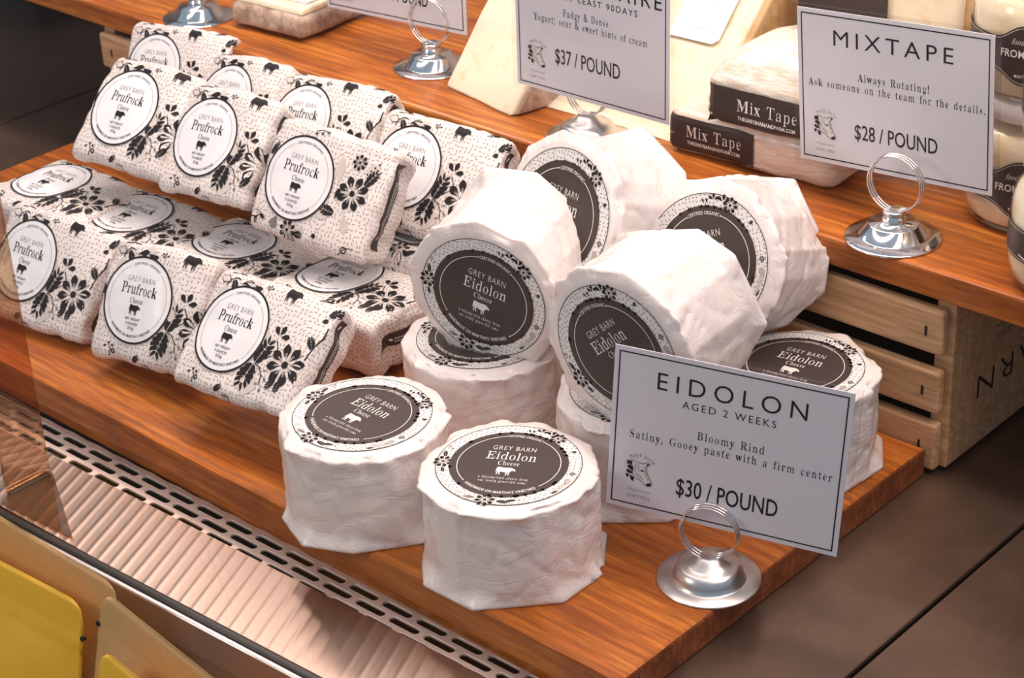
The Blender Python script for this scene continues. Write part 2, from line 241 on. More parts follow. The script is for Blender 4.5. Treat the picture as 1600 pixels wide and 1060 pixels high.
# outlines of the book letters: character code: (advance, [x, y, x, y ...]) in thousandths
GLYPH_NUMBERS = {
32: (250, []),
33: (181, [[71,135,54,480,126,480,109,135], [90,-9,60,1,51,15,48,36,51,57,60,71,90,81,119,71,129,57,132,36,129,15,119,1]]),
38: (492, [[187,-7,125,2,77,28,46,69,36,125,43,172,63,208,96,238,139,266,99,318,85,348,81,382,89,426,114,459,153,480,204,487,252,480,289,460,313,427,320,383,314,344,293,312,262,283,224,258,354,133,382,181,401,240,461,240,434,160,415,125,392,95,490,0,410,0,352,56,319,31,281,11,238,-2], [188,293,245,336,258,358,262,383,258,405,246,423,227,435,202,439,177,435,156,424,143,406,138,383,142,360,151,338], [189,46,229,49,263,60,314,93,175,229,118,185,103,160,97,127,104,94,122,68,151,51]]),
44: (180, [[28,-87,47,-3,61,78,124,78,129,71,104,-8,71,-87]]),
45: (216, [[27,154,27,206,189,206,189,154]]),
46: (180, [[89,-9,60,1,51,15,48,36,51,57,60,71,89,81,119,71,129,57,132,36,129,15,119,1]]),
59: (180, [[88,278,59,289,50,303,47,324,50,345,59,359,88,369,118,359,127,345,130,324,127,303,118,289], [21,-87,34,-32,46,26,55,78,118,78,123,71,98,-8,65,-87]]),
65: (437, [[-8,0,-6,18,10,21,27,30,53,75,210,466,221,465,380,87,408,34,423,22,440,18,443,0,229,0,231,18,272,25,287,46,276,81,254,132,102,132,75,71,72,59,71,48,85,26,123,18,124,18,127,0], [110,161,245,161,177,319]]),
66: (443, [[18,0,29,17,51,22,78,32,92,51,96,82,96,369,89,412,60,433,27,439,17,455,219,455,312,444,361,409,375,351,366,302,337,268,267,247,350,223,386,185,397,132,388,76,359,35,309,9,237,0], [161,252,190,252,239,257,278,272,300,301,306,345,301,385,286,412,256,428,218,434,191,432,168,425,161,391], [223,24,267,30,300,49,317,81,322,128,315,176,292,208,251,225,199,231,161,231,161,65,172,33,197,26]]),
67: (468, [[256,-11,198,-3,148,20,106,56,74,104,54,162,47,228,54,294,74,351,107,399,149,435,200,458,259,465,304,459,361,440,389,435,422,443,432,465,416,465,416,308,436,308,410,364,370,407,321,434,263,443,184,419,137,347,123,226,139,114,191,46,275,24,324,29,368,45,409,71,435,106,428,89,383,33,325,0]]),
68: (496, [[22,0,33,17,52,21,78,30,91,46,95,75,95,374,91,407,76,426,48,435,27,439,16,455,221,455,322,441,391,396,433,325,447,228,423,101,353,25,227,0], [225,24,289,37,337,75,363,139,372,229,356,342,307,410,227,433,196,431,170,423,161,385,161,72,170,34,196,27]]),
69: (442, [[15,0,26,17,49,20,77,30,92,48,96,78,96,369,92,405,78,425,50,435,28,439,17,455,392,455,378,320,402,320,387,373,352,406,300,424,233,430,194,428,167,417,162,388,162,246,196,246,239,252,275,269,297,300,306,345,283,345,283,118,306,118,293,181,274,201,247,213,189,222,162,222,162,67,165,47,184,35,229,28,278,30,320,39,356,53,386,75,411,105,426,143,409,143,395,0]]),
70: (404, [[17,0,28,17,51,23,78,34,92,53,96,84,96,375,92,405,76,423,50,433,27,439,15,455,386,455,373,320,395,320,388,357,373,385,349,406,317,420,278,428,230,431,195,429,167,421,161,398,161,247,193,247,236,253,271,270,293,301,302,347,281,347,281,118,303,118,294,168,272,200,236,218,191,224,161,224,161,81,168,43,182,31,205,24,247,17,255,0]]),
71: (508, [[268,-10,205,-3,151,19,108,55,76,103,55,161,49,229,55,295,76,352,108,399,150,435,200,458,257,465,307,459,363,441,389,436,420,443,431,465,416,465,416,308,435,308,422,346,399,379,371,406,339,426,304,439,263,443,186,419,139,347,125,228,134,135,162,67,211,26,273,13,313,16,342,27,359,45,363,71,363,128,359,154,342,170,313,179,286,182,277,198,499,198,488,182,468,179,442,171,428,155,425,128,429,29,353,0]]),
77: (634, [[15,0,17,17,44,22,64,32,76,50,79,79,79,382,74,416,54,432,17,439,15,455,182,455,317,142,452,455,617,455,615,439,589,433,570,423,559,405,556,378,556,85,561,43,580,23,614,17,616,0,396,0,398,17,434,25,454,44,459,83,453,399,284,0,274,0,107,389,101,80,105,48,117,30,138,20,167,17,169,0]]),
80: (418, [[17,0,28,17,51,22,78,32,92,50,96,81,96,379,92,406,77,424,51,434,29,439,18,455,213,455,284,452,328,440,353,422,372,398,384,367,388,332,379,280,354,240,309,214,240,206,163,206,161,81,165,50,179,32,206,22,229,17,240,0], [161,230,203,230,250,235,287,253,307,283,313,329,308,375,292,406,260,425,216,431,175,424,161,398]]),
82: (473, [[17,0,28,17,51,22,78,32,92,50,96,81,96,379,92,406,77,424,51,434,29,439,18,455,216,455,301,448,357,426,386,388,396,334,387,285,360,248,295,224,415,50,440,26,472,17,459,17,478,0,351,0,218,212,161,212,161,81,165,50,179,32,206,22,229,17,240,0], [161,234,205,234,255,240,295,258,318,290,325,336,314,389,279,421,227,431,197,429,171,422,161,385]]),
83: (390, [[64,-11,64,158,45,158,64,94,96,50,141,24,196,15,238,20,271,36,293,60,300,89,282,129,236,160,172,191,124,221,93,253,76,289,71,332,74,370,85,403,103,429,125,449,153,462,185,466,226,461,277,448,288,446,304,445,329,450,332,466,318,466,318,319,339,319,330,354,311,385,287,410,259,429,228,441,194,445,157,440,126,426,105,406,99,380,104,356,124,336,179,303,243,273,305,233,320,211,330,188,338,133,334,93,321,58,300,29,272,8,236,-6,192,-10,162,-8,131,1,104,9,83,12,55,7,49,-11]]),
84: (423, [[94,0,104,17,128,21,157,31,173,50,177,81,177,433,146,433,95,426,51,403,21,367,11,318,32,318,18,455,403,455,389,317,412,317,393,382,342,420,272,433,242,433,242,81,246,49,262,30,291,21,316,17,326,0]]),
89: (426, [[102,0,104,17,132,22,151,32,161,50,165,81,164,179,50,387,32,414,16,429,2,435,-10,438,-13,455,207,455,204,438,195,438,165,432,152,416,160,392,248,226,337,366,353,408,338,430,299,438,299,438,295,455,439,455,436,438,406,424,379,392,264,203,264,81,267,50,277,32,297,22,325,17,327,0]]),
97: (344, [[255,-10,229,1,200,35,143,2,94,-9,71,-4,55,11,45,34,41,63,49,104,75,136,127,164,213,190,220,241,216,266,202,282,178,292,147,296,106,290,83,274,94,257,102,231,100,215,96,202,88,194,77,191,66,194,60,203,56,218,54,236,57,259,65,278,80,295,102,308,129,316,161,318,218,312,250,292,266,259,272,210,272,62,275,40,306,34,315,42,311,28,285,-1], [149,34,185,41,219,63,218,169,143,151,109,123,97,84,109,46]]),
98: (361, [[64,-11,64,388,54,428,22,439,11,455,121,455,118,279,185,308,222,318,248,313,272,299,292,276,307,245,317,208,321,166,317,118,304,75,284,40,258,13,227,-4,193,-10,156,-1,102,28,42,-11], [181,14,225,23,251,49,263,95,266,160,262,213,250,251,223,273,183,280,145,270,126,257,117,242,117,69,133,28]]),
99: (293, [[153,-10,125,-5,98,11,75,35,56,68,45,106,40,150,45,196,59,237,80,271,107,297,139,313,175,319,212,314,238,298,252,275,256,245,255,228,251,215,246,207,240,204,222,216,217,251,218,261,218,271,204,290,167,297,123,285,98,248,91,187,98,123,119,76,156,48,204,38,248,47,277,72,267,60,217,8]]),
100: (370, [[138,-10,113,-5,90,10,70,35,54,66,44,104,40,147,44,196,55,237,72,272,94,297,118,313,145,318,179,309,243,280,244,401,240,419,221,430,188,439,178,455,299,455,298,75,305,41,326,32,337,28,346,11,291,6,232,-10,230,39,177,2], [169,28,195,31,216,41,233,56,244,76,244,242,235,257,216,270,175,281,135,273,111,250,100,210,97,153,100,98,110,58,134,36]]),
101: (301, [[151,-10,123,-5,96,10,74,35,56,69,44,109,40,157,45,201,56,240,75,273,99,298,126,313,156,318,201,309,233,280,254,234,262,173,282,166,108,166,107,97,142,56,199,42,248,53,278,86,266,73,216,11], [113,192,207,192,222,215,213,277,192,292,154,297,109,274,95,203]]),
102: (214, [[17,0,29,16,50,22,70,35,73,73,73,277,30,277,30,310,68,310,73,353,80,400,99,436,130,457,175,465,206,460,227,446,239,425,242,400,241,381,237,367,231,358,228,355,206,365,207,376,206,391,213,420,215,426,218,433,204,441,180,443,153,440,133,430,127,390,131,310,193,310,193,277,127,277,127,65,130,40,143,26,169,18,187,16,198,0]]),
103: (327, [[145,-140,93,-136,58,-122,40,-100,35,-75,42,-46,89,-26,51,-1,44,30,47,54,57,74,78,92,121,110,59,150,43,212,47,242,57,268,73,289,96,305,124,315,157,318,192,315,231,304,309,304,305,268,253,268,266,237,270,203,267,176,259,151,244,131,225,116,201,106,171,103,158,103,137,104,103,94,85,84,80,71,101,55,139,49,174,49,255,40,274,29,285,13,292,-9,295,-37,287,-80,261,-113,215,-133], [157,124,189,130,210,146,218,173,220,211,218,249,209,276,189,292,157,297,126,292,105,276,96,249,93,211,96,173,105,146,126,130], [161,-116,223,-111,267,-94,284,-66,278,-51,255,-41,206,-34,94,-34,61,-52,52,-73,61,-89,84,-103,118,-113]]),
104: (381, [[20,0,33,16,61,26,73,56,73,399,65,429,43,437,34,440,21,455,130,455,128,267,200,305,243,318,281,306,301,271,309,212,309,56,318,26,340,19,347,16,361,0,204,0,222,16,214,16,245,26,256,56,256,217,249,258,229,268,200,271,162,262,127,235,127,56,135,26,156,19,164,16,178,0]]),
105: (198, [[101,362,89,366,80,376,73,393,71,412,73,432,80,449,89,460,101,463,112,460,122,449,128,432,130,412,128,393,122,376,112,366], [20,0,33,16,61,26,73,56,73,252,63,285,35,293,24,310,130,310,127,56,138,26,165,16,178,0]]),
107: (359, [[18,0,20,16,48,26,56,56,56,398,51,429,39,436,23,439,21,455,144,455,144,169,230,248,243,264,248,278,237,290,209,293,209,293,206,310,345,310,343,293,306,284,272,260,218,209,343,34,358,21,373,16,376,0,211,0,215,16,218,16,236,20,243,32,235,49,165,147,144,134,144,56,151,26,177,16,180,0]]),
108: (199, [[20,0,33,16,61,26,73,56,73,398,67,429,45,436,36,439,23,455,128,455,127,56,138,26,165,16,178,0]]),
109: (554, [[20,0,33,16,61,26,73,56,73,253,65,284,43,291,35,294,21,310,139,310,144,265,199,305,237,318,280,304,320,261,375,304,418,318,454,306,475,271,483,212,483,56,491,26,512,19,520,16,534,0,380,0,394,16,401,19,422,26,431,56,431,217,424,258,404,268,375,271,338,263,304,237,303,56,311,26,332,19,340,16,354,0,202,0,216,16,223,19,244,26,253,56,253,217,246,258,226,268,197,271,159,262,126,235,125,56,133,27,154,19,161,16,175,0]]),
110: (381, [[20,0,33,16,61,26,73,56,73,253,65,284,43,291,35,294,21,310,141,310,145,267,200,306,243,318,281,306,301,271,309,212,309,56,318,26,340,19,347,16,361,0,204,0,222,16,214,16,245,26,256,56,256,217,249,258,229,268,200,271,162,262,127,235,127,56,135,26,156,19,164,16,178,0]]),
111: (336, [[169,-10,132,-5,101,11,76,37,56,70,44,110,40,154,44,199,56,239,76,272,101,297,132,313,168,318,204,313,234,298,260,273,279,240,292,200,296,154,292,108,279,69,260,36,234,11,204,-5], [169,11,205,18,228,39,238,81,241,154,237,227,227,271,204,292,169,299,132,292,109,271,99,227,96,154,99,82,109,39,133,18]]),
112: (371, [[19,-139,32,-124,52,-117,71,-101,73,-64,73,243,64,283,34,295,22,310,135,310,140,263,191,305,233,319,257,314,280,298,300,274,315,241,325,203,329,160,325,113,315,72,299,38,278,12,254,-5,228,-10,193,1,130,32,127,-58,132,-99,157,-118,185,-123,196,-139], [195,28,234,36,258,59,270,99,274,154,271,208,261,248,237,270,198,278,157,267,127,235,127,69,154,38]]),
114: (287, [[20,0,33,16,61,26,73,56,73,252,63,285,35,293,24,310,137,310,128,252,181,280,200,301,218,314,233,318,251,315,261,304,266,287,268,266,267,248,263,234,257,225,250,222,234,231,221,250,192,260,163,255,144,241,132,220,128,192,128,56,132,37,150,25,186,16,196,0]]),
115: (288, [[150,-10,127,-6,93,6,72,9,47,4,41,-9,56,-9,56,105,37,105,47,68,72,39,104,21,139,15,169,18,192,27,208,40,213,58,200,84,167,105,117,130,89,148,71,169,61,193,58,220,63,259,80,291,105,312,142,319,162,316,194,308,202,306,216,305,236,308,240,319,223,319,223,222,244,222,233,254,211,277,182,291,150,296,124,294,102,286,88,274,84,259,99,232,136,212,181,189,208,172,224,151,233,127,236,95,230,51,213,18,187,-3]]),
116: (228, [[120,-9,96,-4,81,10,73,36,69,71,69,279,33,279,37,300,104,369,144,424,124,424,126,310,198,310,198,279,124,279,123,82,129,51,146,43,172,40,203,49,216,75,203,66,169,9]]),
117: (375, [[132,-10,99,-3,82,17,71,51,67,97,67,248,59,282,37,291,27,294,14,310,123,310,121,74,132,46,154,38,179,36,216,43,249,66,249,248,240,283,216,291,204,294,192,310,305,310,303,70,315,39,346,30,353,13,296,7,237,-10,246,40,196,19,176,3,155,-7]]),
118: (306, [[146,-10,42,248,26,281,14,290,1,293,-2,310,163,310,160,294,155,294,133,290,125,276,127,268,184,122,239,253,245,272,234,289,206,294,204,310,304,310,302,295,287,289,274,279,256,243,156,-10]]),
119: (435, [[126,-10,21,265,9,284,-7,293,-10,310,138,310,135,293,117,289,110,276,112,266,116,253,166,127,215,235,205,266,192,288,171,295,168,310,323,310,320,293,300,288,292,276,292,269,294,262,336,141,386,256,391,275,382,289,359,295,357,310,445,310,442,295,422,284,408,258,301,-10,293,-10,223,197,136,-10]]),
120: (319, [[5,0,8,15,36,29,65,56,127,136,46,263,27,285,7,293,4,310,168,310,166,294,146,291,136,280,146,260,183,206,227,257,238,279,229,290,203,294,201,310,310,310,308,296,280,283,251,254,194,184,288,36,300,21,316,15,319,0,156,0,158,16,180,19,189,30,177,59,138,114,94,61,81,34,90,20,113,15,114,15,117,0]]),
121: (300, [[52,-140,30,-137,13,-125,1,-107,-3,-84,0,-67,8,-53,20,-43,35,-40,62,-49,68,-61,71,-76,70,-81,70,-87,74,-96,87,-99,101,-92,118,-74,133,-44,144,-5,40,251,28,275,18,287,-2,293,-1,293,-4,310,161,310,159,293,134,289,124,275,126,267,129,257,185,119,234,241,240,260,242,274,231,289,205,293,204,310,299,310,296,293,285,290,274,281,255,242,158,-24,126,-96,110,-117,94,-131]]),
}
for g_, (adv, rows_) in GLYPH_NUMBERS.items(): GLY[chr(g_)] = (adv/1000, [[(r[i]/1000, r[i+1]/1000) for i in range(0, len(r), 2)] for r in rows_])
def _curve_mesh(c):
    o = bpy.data.objects.new('tmp', c); COL.objects.link(o); me = o.to_mesh()
    V = [(v.co.x, v.co.y) for v in me.vertices]; F = [tuple(p.vertices) for p in me.polygons]
    o.to_mesh_clear(); bpy.data.objects.remove(o); bpy.data.curves.remove(c); return V, F
def fill(polys):
    c = bpy.data.curves.new('f', 'CURVE'); c.dimensions = '2D'; c.fill_mode = 'BOTH'
    for p in polys:
        s = c.splines.new('POLY'); s.points.add(len(p)-1); s.use_cyclic_u = True
        for q, (x, y) in zip(s.points, p): q.co = (x, y, 0, 1)
    return _curve_mesh(c)
_TC = {}
def text(s, font='sans', width=None, cap=None, spacing=1.0, weight=0, cx=0, y=0, skew=0):
    """lettering as 2D faces, its left-to-right extent WIDTH wide and its capitals CAP high, centred on cx with the baseline at y"""
    key = (s, font, spacing, weight)
    if key not in _TC:
        if font == 'sans':
            c = bpy.data.curves.new('t', 'FONT'); c.body = s; c.space_character = spacing; c.resolution_u = 3; c.offset = weight
            c.fill_mode = 'BOTH'; V, F = _curve_mesh(c); ch = .70
        else:
            x = 0; polys = []
            for ch_ in s:
                a, P = GLY[ch_]; polys += [[(px+x, py) for px, py in p] for p in P]; x += a + (spacing-1)*.3
            V, F = fill(polys); ch = .41 if False else None
            ys = [py for px, py in sum(GLY['E'][1], [])]; ch = max(ys)
        _TC[key] = (V, F, ch)
    V, F, ch = _TC[key]
    x0 = min(v[0] for v in V); x1 = max(v[0] for v in V)
    sy = cap/ch; sx_ = (width/(x1-x0)) if width else sy
    return [((vx-(x0+x1)/2)*sx_+cx+skew*(vy*sy), vy*sy+y) for vx, vy in V], F
def arc(VF, R, mid, inward=False):
    """bend lettering (laid along x, baseline y=0) onto a circle; inward=True reads along the bottom of the circle"""
    V, F = VF; o = []
    for x, y in V:
        if not inward: a = mid - x/R; o.append(((R+y)*math.cos(a), (R+y)*math.sin(a)))
        else: a = mid + x/R; o.append(((R-y)*math.cos(a), (R-y)*math.sin(a)))
    return o, F
def xf(VF, s=1, rot=0, dx=0, dy=0, sy=None):
    V, F = VF; c, n = math.cos(rot), math.sin(rot); sy = sy or s
    return [(x*s*c-y*sy*n+dx, x*s*n+y*sy*c+dy) for x, y in V], F
def annulus(r0_, r1_, a0=0, a1=2*pi, n=72):
    V = []; F = []
    for i in range(n+1):
        a = a0+(a1-a0)*i/n; V += [(r0_*math.cos(a), r0_*math.sin(a)), (r1_*math.cos(a), r1_*math.sin(a))]
    for i in range(n): F.append((2*i, 2*i+1, 2*i+3, 2*i+2))
    return V, F
def disc(r, rings=10, n=72):
    V = [(0, 0)]; F = []
    for j in range(1, rings+1):
        V += [(r*j/rings*math.cos(2*pi*i/n), r*j/rings*math.sin(2*pi*i/n)) for i in range(n)]
    for i in range(n): F.append((0, 1+i, 1+(i+1) % n))
    for j in range(rings-1):
        for i in range(n):
            a = 1+j*n; F.append((a+i, a+n+i, a+n+(i+1) % n, a+(i+1) % n))
    return V, F
def poly(P): return fill([P])
def petal(L, w, n=7):
    P = [(L*t, w*math.sin(pi*t**1.5)*.5) for t in [i/n for i in range(n+1)]]
    return P + [(x, -y) for x, y in P[-2:0:-1]]
def stroke(pts, w):
    V = []; F = []; n = len(pts)
    for i in range(n):
        a = pts[max(i-1, 0)]; b = pts[min(i+1, n-1)]; dx, dy = b[0]-a[0], b[1]-a[1]; L = math.hypot(dx, dy) or 1
        ww = w*.5*(1-.35*i/n); V += [(pts[i][0]-dy/L*ww, pts[i][1]+dx/L*ww), (pts[i][0]+dy/L*ww, pts[i][1]-dx/L*ww)]
    for i in range(n-1): F.append((2*i, 2*i+1, 2*i+3, 2*i+2))
    return V, F
COW = [(-.50, .30), (-.47, .37), (-.38, .36), (-.10, .33), (.10, .35), (.24, .36), (.30, .31), (.34, .27), (.40, .28), (.42, .22), (.50, .10), (.47, .05), (.38, .10), (.30, .08), (.24, .00), (.20, -.08), (.21, -.33), (.16, -.36), (.14, -.10), (.10, -.12), (.08, -.36), (.03, -.37), (.02, -.10), (-.10, -.09), (-.20, -.06), (-.26, -.02), (-.28, -.14), (-.24, -.32), (-.30, -.34), (-.34, -.14), (-.37, -.02), (-.38, -.16), (-.40, -.34), (-.45, -.33), (-.44, -.05), (-.45, .12), (-.48, -.06), (-.52, -.10), (-.51, .10)]
HEAD = [(0, .42), (.12, .40), (.30, .50), (.40, .42), (.24, .31), (.27, .10), (.40, -.20), (.50, -.34), (.48, -.46), (.34, -.50), (.20, -.44), (.02, -.30), (-.18, -.24), (-.27, -.05), (-.25, .15), (-.32, .26), (-.52, .28), (-.52, .42), (-.30, .47), (-.12, .40)]
def leaf(L, w):
    """a toothed leaf cut by pale veins: a row of slanting lobes on each side of the midrib"""
    out = []
    for s_ in (1, -1):
        for i in range(5):
            t0 = i/5.0*L; h = w*.5*math.sin(pi*(.18+.72*(i+.5)/5)); t1 = t0+L*.19
            out.append(poly([(t0, s_*.02*w), (t1*.93, s_*.02*w), (t1+L*.13, s_*h*.98), (t1-L*.01, s_*h*1.02), (t0+L*.02, s_*h*.55)]))
    return out
def flower(add, x, y, s, rot=0):
    for i in range(8):
        a = rot+i*pi/4+.2
        if i % 2: add('ink_light', xf(poly(petal(s*1.0, s*.42)), 1, a+.3, x, y), 0)
    for i in range(8):
        a = rot+i*2*pi/8
        add('ink', xf(poly(petal(s*.80, s*.44)), 1, a, x+.22*s*math.cos(a), y+.22*s*math.sin(a)), 1)
        for da in (-.10, .10): add('ink_light', xf(stroke([(0, 0), (s*.34, 0)], s*.025), 1, a+da, x+.24*s*math.cos(a), y+.24*s*math.sin(a)), 2)
    add('ink', xf(disc(s*.17, 1, 14), 1, 0, x, y), 2)
def berry(add, x, y, s, a):
    add('ink', xf(stroke([(0, 0), (s*.5, s*.08), (s, 0)], s*.09), 1, a, x, y), 1)
    bx, by = x+s*1.2*math.cos(a), y+s*1.2*math.sin(a)
    add('ink', xf(annulus(s*.13, s*.24, n=12), 1, 0, bx, by), 1)
    for da in (-.5, 0, .5): add('ink', xf(stroke([(s*.2, 0), (s*.42, 0)], s*.08), 1, a+da, bx, by), 1)
def leafat(add, c, x, y, L, w, a, back=True):
    if back: add('ink_light', xf(poly(petal(L*1.25, w*1.2)), 1, a+.35, x, y), 0)
    for q in leaf(L, w): add(c, xf(q, 1, a, x, y), 1)
def bud(add, x, y, s, a):
    for da in (-1.0, .1, 1.1): add('ink', xf(poly(petal(s, s*.5)), 1, a+da, x+.12*s*math.cos(a+da), y+.12*s*math.sin(a+da)), 1)

class Ink:
    def __init__(s): s.d = []
    def add(s, m_, VF, layer=0): s.d.append((m_, VF, layer))
    def build(s, name, parent, mats, place, off=.0003, step=.00010):
        """place(x, y) -> (point, normal) on the surface that carries the print"""
        V = []; F = []; mi = []
        for m_, (vs, fs), ly in s.d:
            b = len(V)
            for x, y in vs:
                p, n = place(x, y); V.append(p+n*(off+step*ly))
            for f in fs: F.append(tuple(b+i for i in f)); mi.append(mats.index(m_))
        me = bpy.data.meshes.new(name); me.from_pydata(V, [], F); me.polygons.foreach_set('material_index', mi)
        bm = bmesh.new(); bm.from_mesh(me)
        bm.normal_update()
        bm.to_mesh(me); bm.free()
        return obj(name, me, mats, parent, smooth=False)
flat = lambda x, y: (Vector((x, y, 0)), Vector((0, 0, 1)))
# ================================================================== the setting
floor = box_bm(-.934, .0715, .0140, .80, -.004, 0, .0012, 2)
fl = bpy.data.objects.new('floor', None); COL.objects.link(fl); fl['kind'] = 'structure'
obj('deck_plate', floor, 'steel', fl)
obj('deck_plate', box_bm(.0742, 1.2, -.075, .80, -.004, 0, .0012, 2), 'steel', fl)
obj('deck_plate', box_bm(-1.9, -.9375, .0140, .80, -.004, 0, .0012, 2), 'steel', fl)
obj('deck_plate', box_bm(.004, .0715, -.075, .0130, -.004, -.0000, .0008, 2), 'steel', fl)
obj('underside', box_bm(-1.9, 1.2, .012, .80, -.05, -.030), 'dark', fl)
tag(obj('wall_back', box_bm(-1.9, 1.2, .80, .82, -.05, 1.0), 'wall'), kind='structure')
tag(obj('wall_left', box_bm(-1.92, -1.9, -.09, .82, -.05, 1.0), 'wall'), kind='structure')
tag(obj('baseboard_left', box_bm(-1.9, -1.185, .485, .80, 0, .05, .004), 'teal'), kind='structure')
LZ = -.0130     # the vent, ledge and gasket lie a step below the deck
def low(deg, y=0, z=0): return Matrix.Translation((-.30, y, LZ+z)) @ Matrix.Rotation(math.radians(deg), 4, 'Z')
o = tag(obj('window_1', box_bm(-.1375, 1.5, -.0040, -.0010, .001, 1.1), 'pane'), kind='structure'); o.matrix_world = low(2.8, -.0775)

# perforated strip in front of the board, three rows of slots cut through the sheet
def slotted(x0, x1, y0, y1):
    P = [[(x0, y0), (x1, y0), (x1, y1), (x0, y1)]]; pitch = .0268; L = .0228; w = .0056
    for r in range(3):
        yc = .0004-.0082*r; x = x0+.012+(r % 2)*pitch/2
        while x+L < x1-.004:
            s = []
            for j in range(7): a = -pi/2+pi*j/6; s.append((x+L-w/2+w/2*math.cos(a), yc+w/2*math.sin(a)))
            for j in range(7): a = pi/2+pi*j/6; s.append((x+w/2+w/2*math.cos(a), yc+w/2*math.sin(a)))
            P.append(s); x += pitch
    c = bpy.data.curves.new('f', 'CURVE'); c.dimensions = '2D'; c.fill_mode = 'BOTH'; c.extrude = .0006; c.bevel_depth = .0003; c.bevel_resolution = 1
    for p in P:
        s = c.splines.new('POLY'); s.points.add(len(p)-1); s.use_cyclic_u = True
        for q, (x, y) in zip(s.points, p): q.co = (x, y, 0, 1)
    o = bpy.data.objects.new('tmp', c); COL.objects.link(o); me = bpy.data.meshes.new_from_object(o); bpy.data.objects.remove(o); return me
g = empty('vent_grille', 'slotted steel vent strip running along the front of the wooden board', 'vent', None, low(1.0, 0, -.0012))
obj('slotted_sheet', slotted(-.80, .27, -.0235, .0062), 'grille', g)
# the rear lip of the strip rolls over in scallops towards the board
b = tube([Vector((-.80+i*.0134, .0068, -.0006+(.0007 if i % 2 else 0))) for i in range(81)], .0010, 8); obj('rolled_lip', b, 'grille', g, True)
obj('duct_floor', box_bm(-1.9, .6, -.0780, .0030, -.055, -.050), 'dark', fl)
obj('duct_wall', box_bm(-1.9, .6, .0145, .0175, -.050, -.0050), 'dark', fl)
# ledge: shallow flutes shaped in to stand for stripes of reflected light
bm = bmesh.new(); nx = 1500; x0, x1, y0, y1 = -.80, .27, -.0570, 0.0
rows = []
for i in range(nx+1):
    x = x0+(x1-x0)*i/nx; zz = .0014+  .00019*(.5+.5*math.cos(2*pi*x/.0104))**3.0; sh = .0235
    rows.append([bm.verts.new((x+sh, y0, -.004)), bm.verts.new((x+sh, y0, zz)), bm.verts.new((x, y1, zz)), bm.verts.new((x, y1, -.004))])
for A, B in zip(rows, rows[1:]):
    for j in range(3): bm.faces.new((A[j], B[j], B[j+1], A[j+1]))
ld = tag(obj('front_ledge', bm, 'ledge'), 'metal ledge with light stripes shaped as flutes between the slotted vent and the black gasket', 'ledge'); ld.matrix_world = low(1.8, -.0184)
o = tag(obj('gasket_strip', box_bm(-.9, .7, -.0057, 0, -.006, .0042, .002, 3), 'rubber'), 'black rubber gasket strip holding the front glass', 'gasket'); o.matrix_world = low(2.8, -.0760)
o = tag(obj('glass_channel', box_bm(-.9, .7, -.0098, -.0059, -.02, .0030, .0012, 3), 'alu'), 'pale metal channel in front of the black gasket', 'metal channel'); o.matrix_world = low(2.8, -.0760)
o = tag(obj('trim_1', box_bm(-.95, .75, -.0056, -.0010, -.38, -.0065, .0005, 1), 'alu'), kind='structure'); o.matrix_world = low(2.8, -.0760)
ps = tag(obj('pouch_shelf', box_bm(-.95, .75, -.150, -.0062, -.158, -.1385, .001, 2), 'wood'), 'wooden ledge outside the glass on which the pouches stand', 'shelf'); ps.matrix_world = low(2.8, -.0760)
fin = empty('glass_divider', 'upright glass panel, its brown reflections put in as tint, at the left end, standing on the ledge', 'glass panel')
obj('panel', box_bm(-.4405, -.4370, -.0700, -.0376, LZ+.0035, .60, .0004, 1), 'fin', fin)
b = bmesh.new(); q = [(-.4375, -.0365), (-.4375, -.0700), (-.4340, -.0775), (-.3660, -.0735)]
vs = [b.verts.new((x, y, LZ+.0030)) for x, y in q]; f = b.faces.new(vs[::-1] if False else vs); ex = bmesh.ops.extrude_face_region(b, geom=[f])
for v in ex['geom']:
    if isinstance(v, bmesh.types.BMVert): v.co.z -= .0008
bmesh.ops.recalc_face_normals(b, faces=b.faces[:]); obj('reflection_sheet', b, 'fin', fin)  # thin sheet standing in for a brown reflection on the ledge
obj('clamp_block', box_bm(-.4410, -.4366, -.0690, -.0380, LZ+.0018, LZ+.0034, .0004, 1), 'rubber', fin)

